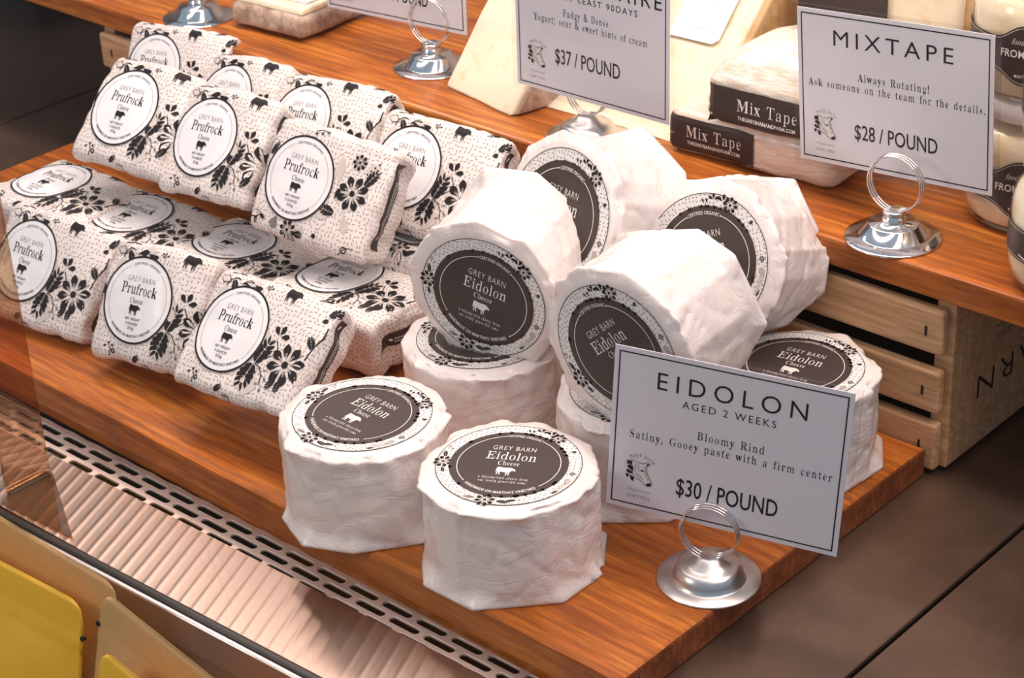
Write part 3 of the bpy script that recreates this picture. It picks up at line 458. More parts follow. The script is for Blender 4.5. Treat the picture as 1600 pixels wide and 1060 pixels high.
# ================================================================== boards and crate
def worn_board(name, L, D, T, label, bottomof, wx0, wy0, wz0, seed, yaw_=0):
    """a solid plank with softened, slightly uneven edges; long side along x"""
    b = bmesh.new(); nx, ny = 90, 24; rng = random.Random(seed)
    prof = [(0, -1)]
    def edge(u): return .0009*noise.noise(Vector((u*9, seed, 0)))+.0005*noise.noise(Vector((u*40, seed, 2)))
    r = .0022; ring = []
    N = [(-L/2, -D/2), (L/2, -D/2), (L/2, D/2), (-L/2, D/2)]
    per = []
    for s in range(4):
        a, c = N[s], N[(s+1) % 4]; n = nx if s % 2 == 0 else ny
        for i in range(n):
            t = i/n; per.append((a[0]+(c[0]-a[0])*t, a[1]+(c[1]-a[1])*t))
    rows = []
    for z, ins in ((0, .001), (.001, 0), (T-r, 0), (T-r*.35, r*.25), (T, r*1.0)):
        row = []
        for (x, y) in per:
            e = edge((x+y)) if z > .002 else 0
            sx_ = (abs(x) > L/2-1e-6); sy_ = (abs(y) > D/2-1e-6)
            xx = x-math.copysign(ins+e*(1 if sx_ else 0), x) if sx_ else x
            yy = y-math.copysign(ins+e*(1 if sy_ else 0), y) if sy_ else y
            row.append(b.verts.new((xx, yy, z)))
        rows.append(row)
    n = len(per)
    for A, B in zip(rows, rows[1:]):
        for i in range(n): b.faces.new((A[i], A[(i+1) % n], B[(i+1) % n], B[i]))
    b.faces.new(rows[0][::-1]); b.faces.new(rows[-1])
    for f in b.faces:
        if abs(f.normal.x) > .8 or False: pass
    b.normal_update()
    for f in b.faces: f.material_index = 1 if abs(f.normal.x) > .75 else 0
    o = obj(name, b, ['wood', 'wood_end']); o.matrix_world = Matrix.Translation((wx0+L/2, wy0+D/2, wz0)); return tag(o, label, 'board')
bd = worn_board('display_board', .808, .286, .0198, 'oiled reddish wooden board on the steel deck carrying the wrapped cheeses', 0, -.808, 0, .0002, 3)
o = obj('front_batten', box_bm(-.404, .404, -.1352, -.1300, -.0150, .0, .001, 2), 'wood', bd)
worn_board('shelf_board', 2.2, .44, .0177, 'raised oiled wooden shelf board resting on the slatted crate', 0, -1.25, .288, .1188, 5)
cr_ = empty('wooden_crate', 'pale slatted pine crate standing behind the board and holding up the shelf', 'crate')
for i, (z0, z1) in enumerate(((.0035, .0352), (.0428, .0712), (.0822, .1115))):
    obj('slat', box_bm(-.790, .0048, .2885, .2965, z0, z1, .0022, 3), 'pine', cr_)
    for x in (-.006, -.775):
        b = bmesh.new(); bmesh.ops.create_cube(b, size=1)
        for v in b.verts: v.co = Vector((x+v.co.x*.0014, .2884+v.co.y*.001, (z0+z1)/2+v.co.z*.0062))
        obj('staple', b, 'dark', cr_)
obj('end_panel', box_bm(-.0045, .0085, .2966, .70, .0035, .1183, .0012, 2), 'pine', cr_)
obj('end_panel', box_bm(-.7925, -.7795, .2966, .70, .0035, .1183, .0012, 2), 'pine', cr_)
obj('crate_bottom', box_bm(-.7794, -.0046, .2966, .70, .0035, .010), 'pine', cr_)
obj('rear_slat', box_bm(-.790, .0048, .7001, .708, .0035, .1115, .002, 2), 'pine', cr_)
obj('crate_shade_sheet', box_bm(-.7790, -.0050, .330, .333, .0101, .1180), 'dark', cr_)  # dark sheet added behind the slats for the shaded crate interior
ink = Ink()
def on_end(x, y): return Vector((.00855, .300+x, y)), Vector((1, 0, 0))
def up180(VF, cx, cy): return [(2*cx-x, 2*cy-y) for x, y in VF[0]], VF[1]
# stamped upside down on the end panel
V_, F_ = text('BARN', 'sans', .088, .0165, 1.25, -.008, .0715, .0370); ink.add('ink', up180((V_, F_), .0715, .0452))
V_, F_ = text('BAKERY', 'sans', .026, .0042, 1.0, .01, .058, .0); ink.add('ink_mid', up180((V_, F_), .058, .0375))
V_, F_ = text('GARDEN', 'sans', .026, .0042, 1.0, .01, .058, .0); ink.add('ink_mid', up180((V_, F_), .058, .0410))
ink.build('stamped_lettering', cr_, ['ink', 'ink_mid'], on_end, .0001)

# ================================================================== cheeses in printed paper
def cheese_wrap(seed, x1=.0699):
    """a soft rectangular parcel; x -.036..071, y -.043..039, z 0 down to -.036, with rounded shoulders, sagging corners and tucked ends"""
    hx, hy, hz = (x1+.0351)/2, .0405, .0185; c = Vector((x1-hx, -.002, -.0185)); r = .0062
    b = bmesh.new(); nu, nv, nw = 44, 36, 16; vm = {}; uvl = b.loops.layers.uv.new('UVMap'); org = {}
    def V(i, j, k_):
        if (i, j, k_) in vm: return vm[(i, j, k_)]
        e = lambda t: (1-math.cos(pi*t))/2*.45+t*.55
        p = Vector(((e(i/nu)*2-1)*hx, (e(j/nv)*2-1)*hy, (e(k_/nw)*2-1)*hz))
        q = Vector((max(-hx+r, min(hx-r, p.x)), max(-hy+r, min(hy-r, p.y)), max(-hz+r, min(hz-r, p.z)))); d = p-q
        P = q+d.normalized()*r if d.length > 1e-9 else p
        fx, fy, fz = P.x/hx, P.y/hy, P.z/hz
        low = max(0, (1-fz)/2)
        P.x *= 1-.11*low**1.6; P.y *= 1-.17*low**1.6          # the back is smaller than the face
        P.z -= .0065*max(0, fx-.45)*max(0, fy-.1)*(1+fz)       # the far corner droops
        P.z -= .0022*(abs(fx)**4+abs(fy)**4)*(1+fz)*.5
        s3 = Vector((P.x*1, P.y*1, P.z))+Vector((seed*3.1, 0, seed))
        face = min(1, max(abs(fx)**5, abs(fy)**5, 1-max(0, (fz+.6)/1.6)*.9))
        amt = .00016+.0011*face
        w = noise.noise(s3*32)*(.0006+amt)+noise.noise(s3*85)*amt*.7
        cre = max(0, .16-abs(noise.noise(Vector((s3.x*44, s3.y*20, s3.z*30)))))*amt*6+max(0, .16-abs(noise.noise(Vector((s3.x*18+4, s3.y*50, s3.z*26)))))*amt*6
        nrm = d.normalized() if d.length > 1e-9 else Vector((0, 0, 1))
        P += nrm*(w-cre)
        # folded ends: a triangular tuck on the two short ends
        if abs(p.x) > hx-1e-6 and abs(fz) < .9:
            P.x -= math.copysign(.0042*max(0, 1-abs(fy)*1.15)*(1-abs(fz)), P.x) if False else 0
            P.x -= math.copysign(.0030*max(0, 1-abs(abs(fy)-.62)/.22), P.x)*(1-fz*fz)
        v = b.verts.new(P+c); vm[(i, j, k_)] = v; org[v] = p+c; return v
    def quad(vs, f):
        fa = b.faces.new(vs); fa.smooth = True
        for l in fa.loops: l[uvl].uv = f(org[l.vert])
    top = lambda o: (o.x, o.y)
    for i in range(nu):
        for j in range(nv):
            quad((V(i, j, nw), V(i+1, j, nw), V(i+1, j+1, nw), V(i, j+1, nw)), top)
            quad((V(i, j+1, 0), V(i+1, j+1, 0), V(i+1, j, 0), V(i, j, 0)), lambda o: (o.x, o.y+.2))
    for j in range(nv):
        for k_ in range(nw):
            quad((V(nu, j, k_), V(nu, j+1, k_), V(nu, j+1, k_+1), V(nu, j, k_+1)), lambda o: (o.x-o.z, o.y))
            quad((V(0, j, k_+1), V(0, j+1, k_+1), V(0, j+1, k_), V(0, j, k_)), lambda o: (o.x+o.z, o.y))
    for i in range(nu):
        for k_ in range(nw):
            quad((V(i, 0, k_), V(i+1, 0, k_), V(i+1, 0, k_+1), V(i, 0, k_+1)), lambda o: (o.x, o.y+o.z))
            quad((V(i, nv, k_+1), V(i+1, nv, k_+1), V(i+1, nv, k_), V(i, nv, k_)), lambda o: (o.x, o.y-o.z))
    return b
def caster(bm):
    bm.normal_update(); t = BVHTree.FromBMesh(bm)
    def place(x, y):
        h = t.ray_cast(Vector((x, y, .03)), Vector((0, 0, -1)))
        if h[0] is None:
            q = t.find_nearest(Vector((x, y, -.012))); return q[0], q[1]
        # over the shoulder the print follows the paper round: unroll by arc length, roughly
        return h[0], (h[1] if h[1].z > 0 else -h[1])
    return place, t
RL = .0292
def label_ink(R):
    a = Ink(); W_ = 'label_white'
    a.add('ink', annulus(R*.955, R, n=72), 1)
    a.add('ink_mid', annulus(R*.825, R*.832, math.radians(-42), math.radians(52), 40), 1)
    a.add('ink_mid', annulus(R*.825, R*.832, math.radians(118), math.radians(222), 40), 1)
    a.add('ink', arc(text('CERTIFIED ORGANIC', 'sans', R*.80, R*.058, 1.1, .0), R*.80, math.radians(85)), 1)
    a.add('ink', arc(text("HANDMADE ON MARTHA'S VINEYARD", 'sans', R*1.32, R*.062, 1.1, .012), R*.855, math.radians(270), True), 1)
    a.add('ink_mid', text('GREY BARN', 'sans', R*.80, R*.125, 1.15, -.016, 0, R*.40), 1)
    a.add('ink', text('Prufrock', 'serif', R*1.06, R*.235, 1, 0, 0, R*.115), 1)
    a.add('ink', text('Cheese', 'serif', R*.38, R*.125, 1, 0, 0, -R*.085), 1)
    a.add('ink', xf(poly(COW), R*.32, 0, 0, -R*.24), 1)
    for t_, y_, w_ in (('NET WEIGHT', -.47, .44), ('9 OUNCES', -.575, .36), ('255g', -.675, .19)):
        a.add('ink', text(t_, 'sans', R*w_, R*.060, 1.2, .012, 0, R*y_), 1)
    return a
def print_a():
    a = Ink(); A = a.add; R = RL
    A('ink', xf(poly(COW), .0125, -.05, .0350, .0312), 1)
    A('ink', xf(disc(.0016, 1, 14), 1, 0, .0635, .0235), 1)
    # spray below and right of the label: two leaves, bud, big blossom, berries
    leafat(A, 'ink', .0300, -.0150, .0170, .0115, math.radians(72)); leafat(A, 'ink', .0290, -.0165, .0165, .0140, math.radians(255))
    bud(A, .0395, .0045, .0072, 1.2)
    A('ink', stroke([(.0395, .002), (.0425, -.003), (.0405, -.008), (.0365, -.011)], .0007), 1)
    flower(A, .0525, -.0108, .0135, .3)
    A('ink', stroke([(.0300, -.0160), (.0350, -.0170), (.0385, -.0215), (.0400, -.0270)], .0007), 1)
    for x, y, s_, an in ((.0350, -.017, .0034, -1.9), (.0385, -.0215, .0036, -.4), (.0400, -.0265, .0036, -1.2), (.0370, -.0200, .0032, .5), (.0400, -.0250, .003, -2.4)): berry(A, x, y, s_, an)
    leafat(A, 'ink', .0545, -.0200, .0085, .0045, math.radians(258), False); leafat(A, 'ink', .0500, -.0205, .0085, .0045, math.radians(240), False)
    berry(A, .0600, -.0040, .0024, .9); A('ink', xf(poly(petal(.006, .002)), 1, -.9, .0600, -.0150), 1)
    # twig above the label
    A('ink', stroke([(-.0215, .0255), (-.0205, .0300), (-.0165, .0325), (-.0120, .0318)], .0008), 1)
    A('ink_light', xf(poly(petal(.011, .0075)), 1, 2.7, -.0190, .0285), 0); A('ink', xf(stroke([(0, 0), (.0055, .003), (.0105, 0), (.0055, -.003), (0, 0)], .0005), 1, 2.9, -.0190, .0285), 1)
    A('ink_light', xf(poly(petal(.012, .008)), 1, -1.9, -.0200, .0270), 0)
    for q in leaf(.0085, .0050): A('ink', xf(q, 1, -.9, -.0175, .0305), 1)
    A('ink', xf(poly(petal(.0105, .0042)), 1, .25, -.0100, .0295), 1); A('ink_light', xf(poly(petal(.0125, .0085)), 1, .2, -.0070, .0310), 0)
    A('ink', xf(poly(petal(.0085, .0034)), 1, -.35, -.0010, .0312), 1); A('ink', xf(poly(petal(.008, .003)), 1, .1, .0010, .0292), 1)
    for s_ in (.4, 1.2, 2.1): A('ink', xf(stroke([(0, 0), (.002, .0004), (.0035, 0)], .0005), 1, s_, .0130, .0305), 1)
    for x, y in ((.0162, .0322), (.0142, .0336), (.0120, .0332)): A('ink', xf(disc(.0006, 1, 8), 1, 0, x, y), 1)
    A('ink', stroke([(-.0240, .0350), (-.0170, .0362), (-.0110, .0358)], .0006), 1)
    # left of the label, at the far right and along the lower edge
    for q in leaf(.0075, .0055): A('ink', xf(q, 1, 1.9, -.0303, -.0010), 1)
    A('ink', stroke([(.0640, -.0040), (.0660, .0060), (.0680, .0130), (.0672, .0200)], .0008), 1)
    for q in leaf(.0085, .0052): A('ink', xf(q, 1, 2.2, .0655, .0040), 1)
    for q in leaf(.0080, .0050): A('ink', xf(q, 1, 1.0, .0640, .0270), 1)
    A('ink_light', xf(poly(petal(.013, .0065)), 1, -1.7, .0665, -.0080), 0); A('ink', xf(poly(petal(.008, .0022)), 1, .5, .0520, .0345), 1)
    A('ink', stroke([(-.0150, -.0395), (-.0140, -.0350), (-.0160, -.0320)], .0006), 1)
    for x, y in ((-.0160, -.0315), (-.0128, -.0325), (-.0188, -.0338)): A('ink', xf(disc(.0009, 1, 10), 1, 0, x, y), 1)
    A('ink', xf(annulus(.0008, .0017, n=14), 1, 0, -.0118, -.0360), 1)
    for q in leaf(.0065, .0040): A('ink', xf(q, 1, .6, .0060, -.0395), 1)
    A('ink_mid', xf(poly(petal(.0075, .0040)), 1, -.4, .0130, -.0400), 1)
    return a
def print_b():
    a = Ink(); A = a.add
    A('ink', xf(poly(COW), .0125, .05, -.0285, -.0330), 1); A('ink', xf(disc(.0017, 1, 14), 1, 0, .0260, -.0335), 1)
    flower(A, .0440, .0220, .0056, .1); flower(A, .0460, .0010, .0120, .5)
    A('ink_light', xf(poly(petal(.020, .0075)), 1, 1.75, .0330, .0030), 0)
    for t in (.2, .4, .6, .8): A('print_white', xf(stroke([(0, 0), (.003, .0018)], .0003), 1, 1.75, .0330-.0035*t, .0030+.019*t), 1)
    A('ink', xf(poly(petal(.0085, .0042)), 1, 1.2, .0330, -.0060), 1); leafat(A, 'ink', .0360, -.0150, .0110, .0075, 3.05)
    A('ink_light', xf(poly(petal(.014, .0065)), 1, -1.2, .0440, -.0130), 0); leafat(A, 'ink', .0530, .0080, .0130, .0070, 1.1)
    for i in range(4): A('ink', xf(disc(.0007, 1, 8), 1, 0, .0520+i*.0018, .0160+i*.0028), 1)
    A('ink', stroke([(.0020, .0335), (.0060, .0352), (.0110, .0350)], .0006), 1)
    for x, y in ((.0030, .0318), (.0075, .0330), (.0120, .0345)): A('ink', xf(annulus(.0005, .0011, n=10), 1, 0, x, y), 1)
    A('ink_mid', xf(poly(petal(.010, .008)), 1, -1.8, -.0090, -.0280), 0); flower(A, .0030, -.0352, .0068, .6)
    leafat(A, 'ink', .0080, -.0365, .0080, .0050, .1); A('ink', xf(poly(petal(.0065, .003)), 1, 2.7, -.0180, -.0335), 1)
    A('ink', stroke([(.0480, -.0400), (.0530, -.0345), (.0590, -.0335)], .0007), 1); A('ink', xf(annulus(.0016, .0024, n=16), 1, 0, .0520, -.0360), 1)
    leafat(A, 'ink', -.0300, .0100, .0100, .0040, 1.2, False)
    return a
STRIP_T = {}
def make_packet(name, seed, art, label, cat, group, x1=.0699, zs=-.0115):
    root = empty(name, label, cat, group)
    bm = cheese_wrap(seed, x1); place, tree = caster(bm)
    obj('wrapper', bm, 'wrap', root)
    pr = art(); pr.d = [q for q in pr.d if max(v[0] for v in q[1][0]) < x1+.0015]; mats = ['ink', 'ink_mid', 'ink_light', 'print_white']
    pr.build('printed_flowers', root, mats, place, .00035)
    lb = Ink(); lb.add('label_white', disc(RL, 14, 72), 0)
    lab = lb.build('round_label', root, ['label_white'], place, .00055)
    lab.data.polygons.foreach_set('use_smooth', [True]*len(lab.data.polygons))
    label_ink(RL).build('label_lettering', lab, ['ink', 'ink_mid'], place, .00068, .0001)
    # dark paper seal down the right-hand end
    st = Ink()
    def side(u, v):
        h = tree.ray_cast(Vector((.10, v, zs-u)), Vector((-1, 0, 0))); return (h[0], Vector((1, 0, 0))) if h[0] else (Vector((x1, v, zs-u)), Vector((1, 0, 0)))
    n = 24
    V = []; F = []
    for i in range(n+1):
        for j in range(5): V.append((-.0030+.0085*j/4+(.0012 if i in (0, n) and j in (0, 4) else 0), -.0300+.0590*i/n))
    for i in range(n):
        for j in range(4): F.append((i*5+j, i*5+j+1, (i+1)*5+j+1, (i+1)*5+j))
    st.add('label_dark', (V, F), 0)
    for i in range(26):      # two rows of print too fine to read
        for r_ in (.0006, .0024): st.add('print_white', ([(r_, -.019+.0014*i), (r_+.0009, -.019+.0014*i), (r_+.0009, -.0182+.0014*i), (r_, -.0182+.0014*i)], [(0, 1, 2, 3)]), 2)
    for v in (-.0235, .0225): st.add('print_white', xf(poly(petal(.004, .0018)), 1, 1.2, .0008, v), 2)
    st.build('seal_strip', root, ['label_dark', 'print_white'], side, .0003)
    return root
def dup(root, label):
    r = root.copy(); COL.objects.link(r); r['label'] = label
    for ch in list(root.children):
        c = ch.copy(); COL.objects.link(c); c.parent = r
        for g_ in ch.children:
            d = g_.copy(); COL.objects.link(d); d.parent = c
    return r
GP = 'square cheeses wrapped in flower-printed paper, piled in three rows'
PK = {
'P5':((-0.5897,0.1644,0.1353),(0.9934,0.1143,-0.0026),(0.0811,-0.6886,0.7206),1.017),
'P14':((-0.4543,0.0584,0.0682),(0.9856,0.1637,0.0416),(0.1127,-0.8209,0.5598),1.000),
'P15':((-0.3642,0.0629,0.0751),(0.9972,0.0655,0.0353),(0.0193,-0.6861,0.7273),1.000),
'P6':((-0.5214,0.1799,0.1246),(0.9954,0.0839,0.0466),(0.0357,-0.7749,0.6311),1.002),
'P7':((-0.4362,0.1895,0.1128),(0.9942,0.1018,-0.0357),(0.1048,-0.8337,0.5421),1.015),
'P4':((-0.3988,0.2542,0.1079),(0.9964,0.0848,0.0009),(0.0677,-0.8024,0.5929),1.023),
'P13':((-0.5722,0.0532,0.0633),(0.9943,0.1056,-0.0147),(0.0931,-0.7928,0.6024),0.999),
'P1':((-0.6770,0.2560,0.1155),(0.9838,0.1735,0.0441),(0.1250,-0.8419,0.5250),0.966),
'P3':((-0.5078,0.2549,0.1139),(0.9943,0.0845,0.0653),(0.0225,-0.7633,0.6457),1.000),
'P8':((-0.6544,0.1361,0.0712),(0.9995,0.0290,-0.0132),(0.0130,0.0063,0.9999),1.020),
'P9':((-0.5731,0.1462,0.0642),(0.9923,0.1139,-0.0496),(0.0509,-0.0082,0.9987),1.020),
'P10':((-0.4875,0.1680,0.0587),(0.9953,0.0792,-0.0557),(0.0501,0.0710,0.9962),1.020),
'P11':((-0.3786,0.1679,0.0670),(0.9996,0.0140,0.0225),(-0.0229,0.0294,0.9993),1.020),
'P2':((-0.5921,0.2552,0.1099),(0.9955,0.0199,0.0931),(-0.0399,-0.8013,0.5969),0.992),
'P12':((-0.3612,0.2343,0.0797),(0.9881,0.1470,-0.0462),(0.0355,0.0745,0.9966),1.005),
}
PL = {
'P13':'flower-printed packet at the left end of the front row, half behind the glass panel',
'P14':'flower-printed packet in the middle of the front row standing on the board',
'P15':'flower-printed packet at the right end of the front row, beside the front-left white wheel',
'P8':'flower-printed packet lying flat, leftmost of those behind the front row',
'P9':'flower-printed packet lying flat behind the middle one of the front row',
'P10':'flower-printed packet lying flat, tucked below the upright packet with the black seal',
'P11':'flower-printed packet lying flat behind the right-hand front packet, its label fully in view',
'P12':'flower-printed packet lying flat in deep shade, tucked left of the tilted white wheel',
'P5':'flower-printed packet at the left end of the middle upright row',
'P6':'flower-printed packet in the centre of the middle upright row, left of the black-sealed one',
'P7':'flower-printed packet with its black paper seal in full view, right end of the middle row',
'P1':'flower-printed packet in the rear corner at far left, topmost in the picture',
'P2':'flower-printed packet in the rear row whose label only shows its crown, below the rinded cheese',
'P3':'flower-printed packet in the rear row in front of the plain ring card holder',
'P4':'flower-printed packet at the right end of the rear row, under the pale cheese wedge',
}
fa = make_packet('cheese_packet', 1, print_a, PL['P14'], 'cheese', GP, .0520, -.016)
fb = make_packet('cheese_packet', 2, print_b, PL['P7'], 'cheese', GP)
fc = make_packet('cheese_packet', 5, print_a, PL['P15'], 'cheese', GP, .0699, -.015)
NEAR = {'P6': .988, 'P7': .974, 'P14': .992, 'P15': .984, 'P2': .985, 'P3': .975, 'P4': .970}
for k_, (p_, x_, n_, s_) in PK.items():
    if k_ == 'P14': o = fa
    elif k_ == 'P7': o = fb
    elif k_ == 'P15': o = fc
    else: o = dup(fb if k_ == 'P12' else (fa if k_ in ('P6', 'P5', 'P2') else fc), PL[k_])
    q_ = NEAR.get(k_, 1); p_ = CAM+(Vector(p_)-CAM)*q_     # lapped like shingles: each right-hand neighbour a little nearer
    mw = frame(p_, x_, n_, s_*q_)
    if k_ in ('P8', 'P9', 'P10', 'P11', 'P12'):
        mw = mw @ Matrix.Diagonal((1, 1, (p_[2]-.0215)/(.0372*s_), 1))
    o.matrix_world = mw

# ================================================================== cheese wheels in white paper
RW, HW = .0498, .0613
def wheel_bm(seed):
    rng = random.Random(seed); nth = 200
    def corners(n, lo, hi):
        a = sorted((i+rng.uniform(-.28, .28))/n*2*pi for i in range(n)); return [(t, rng.uniform(lo, hi)) for t in a]
    top = corners(10, .99, 1.06); bot = corners(8, .99, 1.17); mid = corners(16, .985, 1.005)
    def polyr(cs, th):
        th %= 2*pi; n = len(cs)
        for i in range(n):
            a, ra = cs[i]; b, rb = cs[(i+1) % n]
            if i == n-1: b += 2*pi
            t = th if th >= a else th+2*pi
            if a <= t <= b:
                ax, ay, bx, by = ra*math.cos(a), ra*math.sin(a), rb*math.cos(b), rb*math.sin(b)
                c, s = math.cos(t), math.sin(t); d = c*(by-ay)-s*(bx-ax)
                return (ax*(by-ay)-ay*(bx-ax))/d
        return 1
    prof = [(0, 0), (.2, 0), (.45, 0), (.7, 0), (.80, 0), (.85, -.0002), (.90, -.0008), (.94, -.0014), (.975, -.0018), (1.0, -.0024), (1.004, -.0032), (.992, -.0058)]
    prof += [(.985, -.0080-(HW-.0150)*i/20) for i in range(1, 21)]
    prof += [(1.0, -HW+.0040), (1.01, -HW+.0018), (1.0, -HW+.0004), (.9, -HW), (.5, -HW), (0, -HW)]
    b = bmesh.new(); rows = []
    for q, (f, z) in enumerate(prof):
        if f == 0: rows.append([b.verts.new((0, 0, z))]); continue
        row = []
        for i in range(nth):
            th = 2*pi*i/nth; h = -z/HW
            wt = max(0, 1-h/.13); wb = max(0, (h-.84)/.16)
            if f < .84: rr = 1
            else:
                rt, rb_, rm = polyr(top, th), polyr(bot, th), polyr(mid, th)
                rr = rm*(1-wt-wb)+rt*wt+rb_*wb if z < -.0028 or z > -.001 and False else (rt if h < .1 else rb_)
                if f < .99 and h < .1: rr = 1+(rt-1)*((f-.84)/.15)
            r = RW*f*rr
            P = Vector((math.cos(th), math.sin(th), 0)); s3 = Vector((P.x*RW, P.y*RW, z))+Vector((seed, seed*2, 0))
            if .02 < h < .985 and f > .9:
                e = .0010*noise.noise(Vector((s3.x*26, s3.y*26, s3.z*16)))
                # diagonal creases
                u = th*RW; cz = abs(noise.noise(Vector((u*24+z*34, z*16-u*9, seed))))
                cz2 = abs(noise.noise(Vector((u*30-z*44, z*22+u*10, seed+9))))
                e -= .0016*max(0, .13-cz)/.13*(.45+wb+wt)+.0009*max(0, .10-cz2)/.10
                e += .00025*noise.noise(s3*110)
                r += e
            zz = z
            if .84 < f and h < .1:
                k2 = (f-.84)/.16; zz += .0016*k2*noise.noise(Vector((th*3.2, seed, f*3)))-.0012*k2*abs(noise.noise(Vector((th*6, seed+4, 0))))
            row.append(b.verts.new((P.x*r, P.y*r, zz)))
        rows.append(row)
    for A, B in zip(rows, rows[1:]):
        if len(A) == 1:
            for i in range(nth): b.faces.new((A[0], B[i], B[(i+1) % nth]))
        elif len(B) == 1:
            for i in range(nth): b.faces.new((A[i], B[0], A[(i+1) % nth]))
        else:
            for i in range(nth): b.faces.new((A[i], B[i], B[(i+1) % nth], A[(i+1) % nth]))
    bmesh.ops.recalc_face_normals(b, faces=b.faces[:])
    for f in b.faces: f.smooth = True
    return b
def wheel_art(R):
    a = Ink(); A = a.add; rd = math.radians
    A('ink', annulus(R*.990, R, n=96), 1)
    A('label_dark', disc(R*.815, 6, 84), 3)
    rr = random.Random(4)
    for i in range(26):   # uneven painted rim of the dark disc
        t = rr.uniform(0, 2*pi); A('label_dark', xf(disc(R*.028, 1, 10), 1, 0, R*.800*math.cos(t), R*.800*math.sin(t)), 3)
    def at(deg, f=.905): return R*f*math.cos(rd(deg)), R*f*math.sin(rd(deg))
    for deg, sz in ((62, .085), (72, .07)):
        x, y = at(deg); bud(A, x, y, R*sz*1.25, rd(deg))
    x, y = at(54); flower(A, x, y, R*.125, .3); x, y = at(46, .93); berry(A, x, y, R*.03, rd(70))
    for d_ in (78, 82): x, y = at(d_, .84); A('ink', xf(poly(petal(R*.09, R*.03)), 1, rd(d_+20), x, y), 1)
    x, y = at(184); flower(A, x, y, R*.14, 1.2); x, y = at(176); leafat(A, 'ink', x, y, R*.14, R*.06, rd(100))
    x, y = at(193); leafat(A, 'ink', x, y, R*.12, R*.05, rd(290)); x, y = at(166); berry(A, x, y, R*.05, rd(60)); x, y = at(163, .93); berry(A, x, y, R*.05, rd(95))
    x, y = at(262); flower(A, x, y, R*.14, .2); x, y = at(272); leafat(A, 'ink', x, y, R*.16, R*.07, rd(-5)); x, y = at(252); leafat(A, 'ink_mid', x, y, R*.14, R*.06, rd(175))
    x, y = at(280); leafat(A, 'ink', x, y, R*.13, R*.05, rd(20)); x, y = at(288); berry(A, x, y, R*.04, rd(30))
    x, y = at(240); A('ink_light', xf(poly(petal(R*.13, R*.08)), 1, rd(160), x, y), 1)
    for d_, c in ((338, 'ink_light'), (345, 'ink_grey'), (330, 'ink_light')): x, y = at(d_); leafat(A, c, x, y, R*.14, R*.08, rd(d_-80), False)
    x, y = at(353); flower(A, x, y, R*.045, .4); x, y = at(325, .95); leafat(A, 'ink', x, y, R*.10, R*.04, rd(230), False); x, y = at(28, .96); leafat(A, 'ink', x, y, R*.07, R*.05, rd(210), False)
    w = 'print_white'
    A(w, annulus(R*.700, R*.711, rd(-42), rd(60), 40), 5); A(w, annulus(R*.700, R*.711, rd(106), rd(222), 40), 5)
    for d_ in (60, 106, -42, 222): A(w, xf(disc(R*.012, 1, 10), 1, 0, R*.705*math.cos(rd(d_)), R*.705*math.sin(rd(d_))), 5)
    A(w, arc(text('CERTIFIED ORGANIC', 'sans', R*.50, R*.052, 1.05, .008), R*.685, rd(83)), 5)
    A(w, arc(text("HANDMADE ON MARTHA'S VINEYARD", 'sans', R*1.08, R*.056, 1.05, .012), R*.735, rd(270), True), 5)
    A(w, text('GREY BARN', 'sans', R*.60, R*.105, 1.15, -.012, 0, R*.335), 5)
    A(w, text('Eidolon', 'serif', R*.70, R*.185, 1, 0, 0, R*.095), 5)
    A(w, text('Cheese', 'serif', R*.30, R*.095, 1, 0, 0, -R*.040), 5)
    A(w, xf(poly(COW), R*.27, 0, 0, -R*.195), 5)
    A(w, text('a bloomy-rind cheese from', 'serif', R*.68, R*.056, 1.2, 0, 0, -R*.385), 5)
    A(w, text('our lovely grass-fed cows', 'serif', R*.65, R*.056, 1.2, 0, 0, -R*.470), 5)
    return a
_wp = {}
def make_wheel(seed, label, group):
    root = empty('round_cheese', label, 'cheese', group)
    obj('wrapping_paper', wheel_bm(seed), 'paper', root)
    if 'l' not in _wp:
        lb = Ink(); lb.add('ring', disc(.04, 3, 96), 0); lab = lb.build('round_label', root, ['ring'], flat, .0004)
        art = wheel_art(.04).build('label_print', lab, ['ink', 'ink_mid', 'ink_grey', 'ink_light', 'label_dark', 'print_white'], flat, .00045, .00006)
        _wp['l'] = lab.data; _wp['a'] = art.data
    else:
        lab = bpy.data.objects.new('round_label', _wp['l']); COL.objects.link(lab); lab.parent = root
        art = bpy.data.objects.new('label_print', _wp['a']); COL.objects.link(art); art.parent = lab
    return root
GW = 'white paper cheese wheels with round charcoal labels'
up = (0, 0, 1)
def dirx(a): return (math.cos(math.radians(a)), math.sin(math.radians(a)), 0)
WH = [
 (11, (-.1151, .0472, .0813), dirx(29.8), up, 'upright white wheel nearest the camera, front centre of the board, label fully lit'),
 (12, (-.2165, .0345, .0813), dirx(0.6), (-.02, .0, 1), 'upright white wheel at front left, beside the flower-printed packets'),
 (13, (-.2285, .1465, .0790), dirx(12), up, 'upright white wheel pinned under the left tilted wheel'),
 (14, (-.1119, .1545, .0813), dirx(20), up, 'upright white wheel mostly hidden behind the lowest price card'),
 (15, (-.0568, .2308, .0813), dirx(11.3), up, 'upright white wheel at the right end of the board, against the crate slats'),
 (16, (-.2096, .1307, .1185), (.9156, .3059, -.2611), (.2945, -.9521, -.0826), 'tilted white wheel on its side at left, whole charcoal label facing out'),
 (17, (-.0929, .1131, .1298), (.7656, -.0007, .6433), (.0439, -.9976, -.0534), 'tilted white wheel in the centre, its label half covered by the lowest price card'),
 (18, (-.1153, .2217, .1350), (.8995, .2583, .3524), (.1211, -.9224, .3668), 'tilted white wheel at the rear right in front of the shelf holder'),
 (19, (-.2025, .1906, .1503), (.9947, -.1019, -.0118), (-.0904, -.9251, .3688), 'tilted white wheel highest at the rear, below the middle price card'),
]
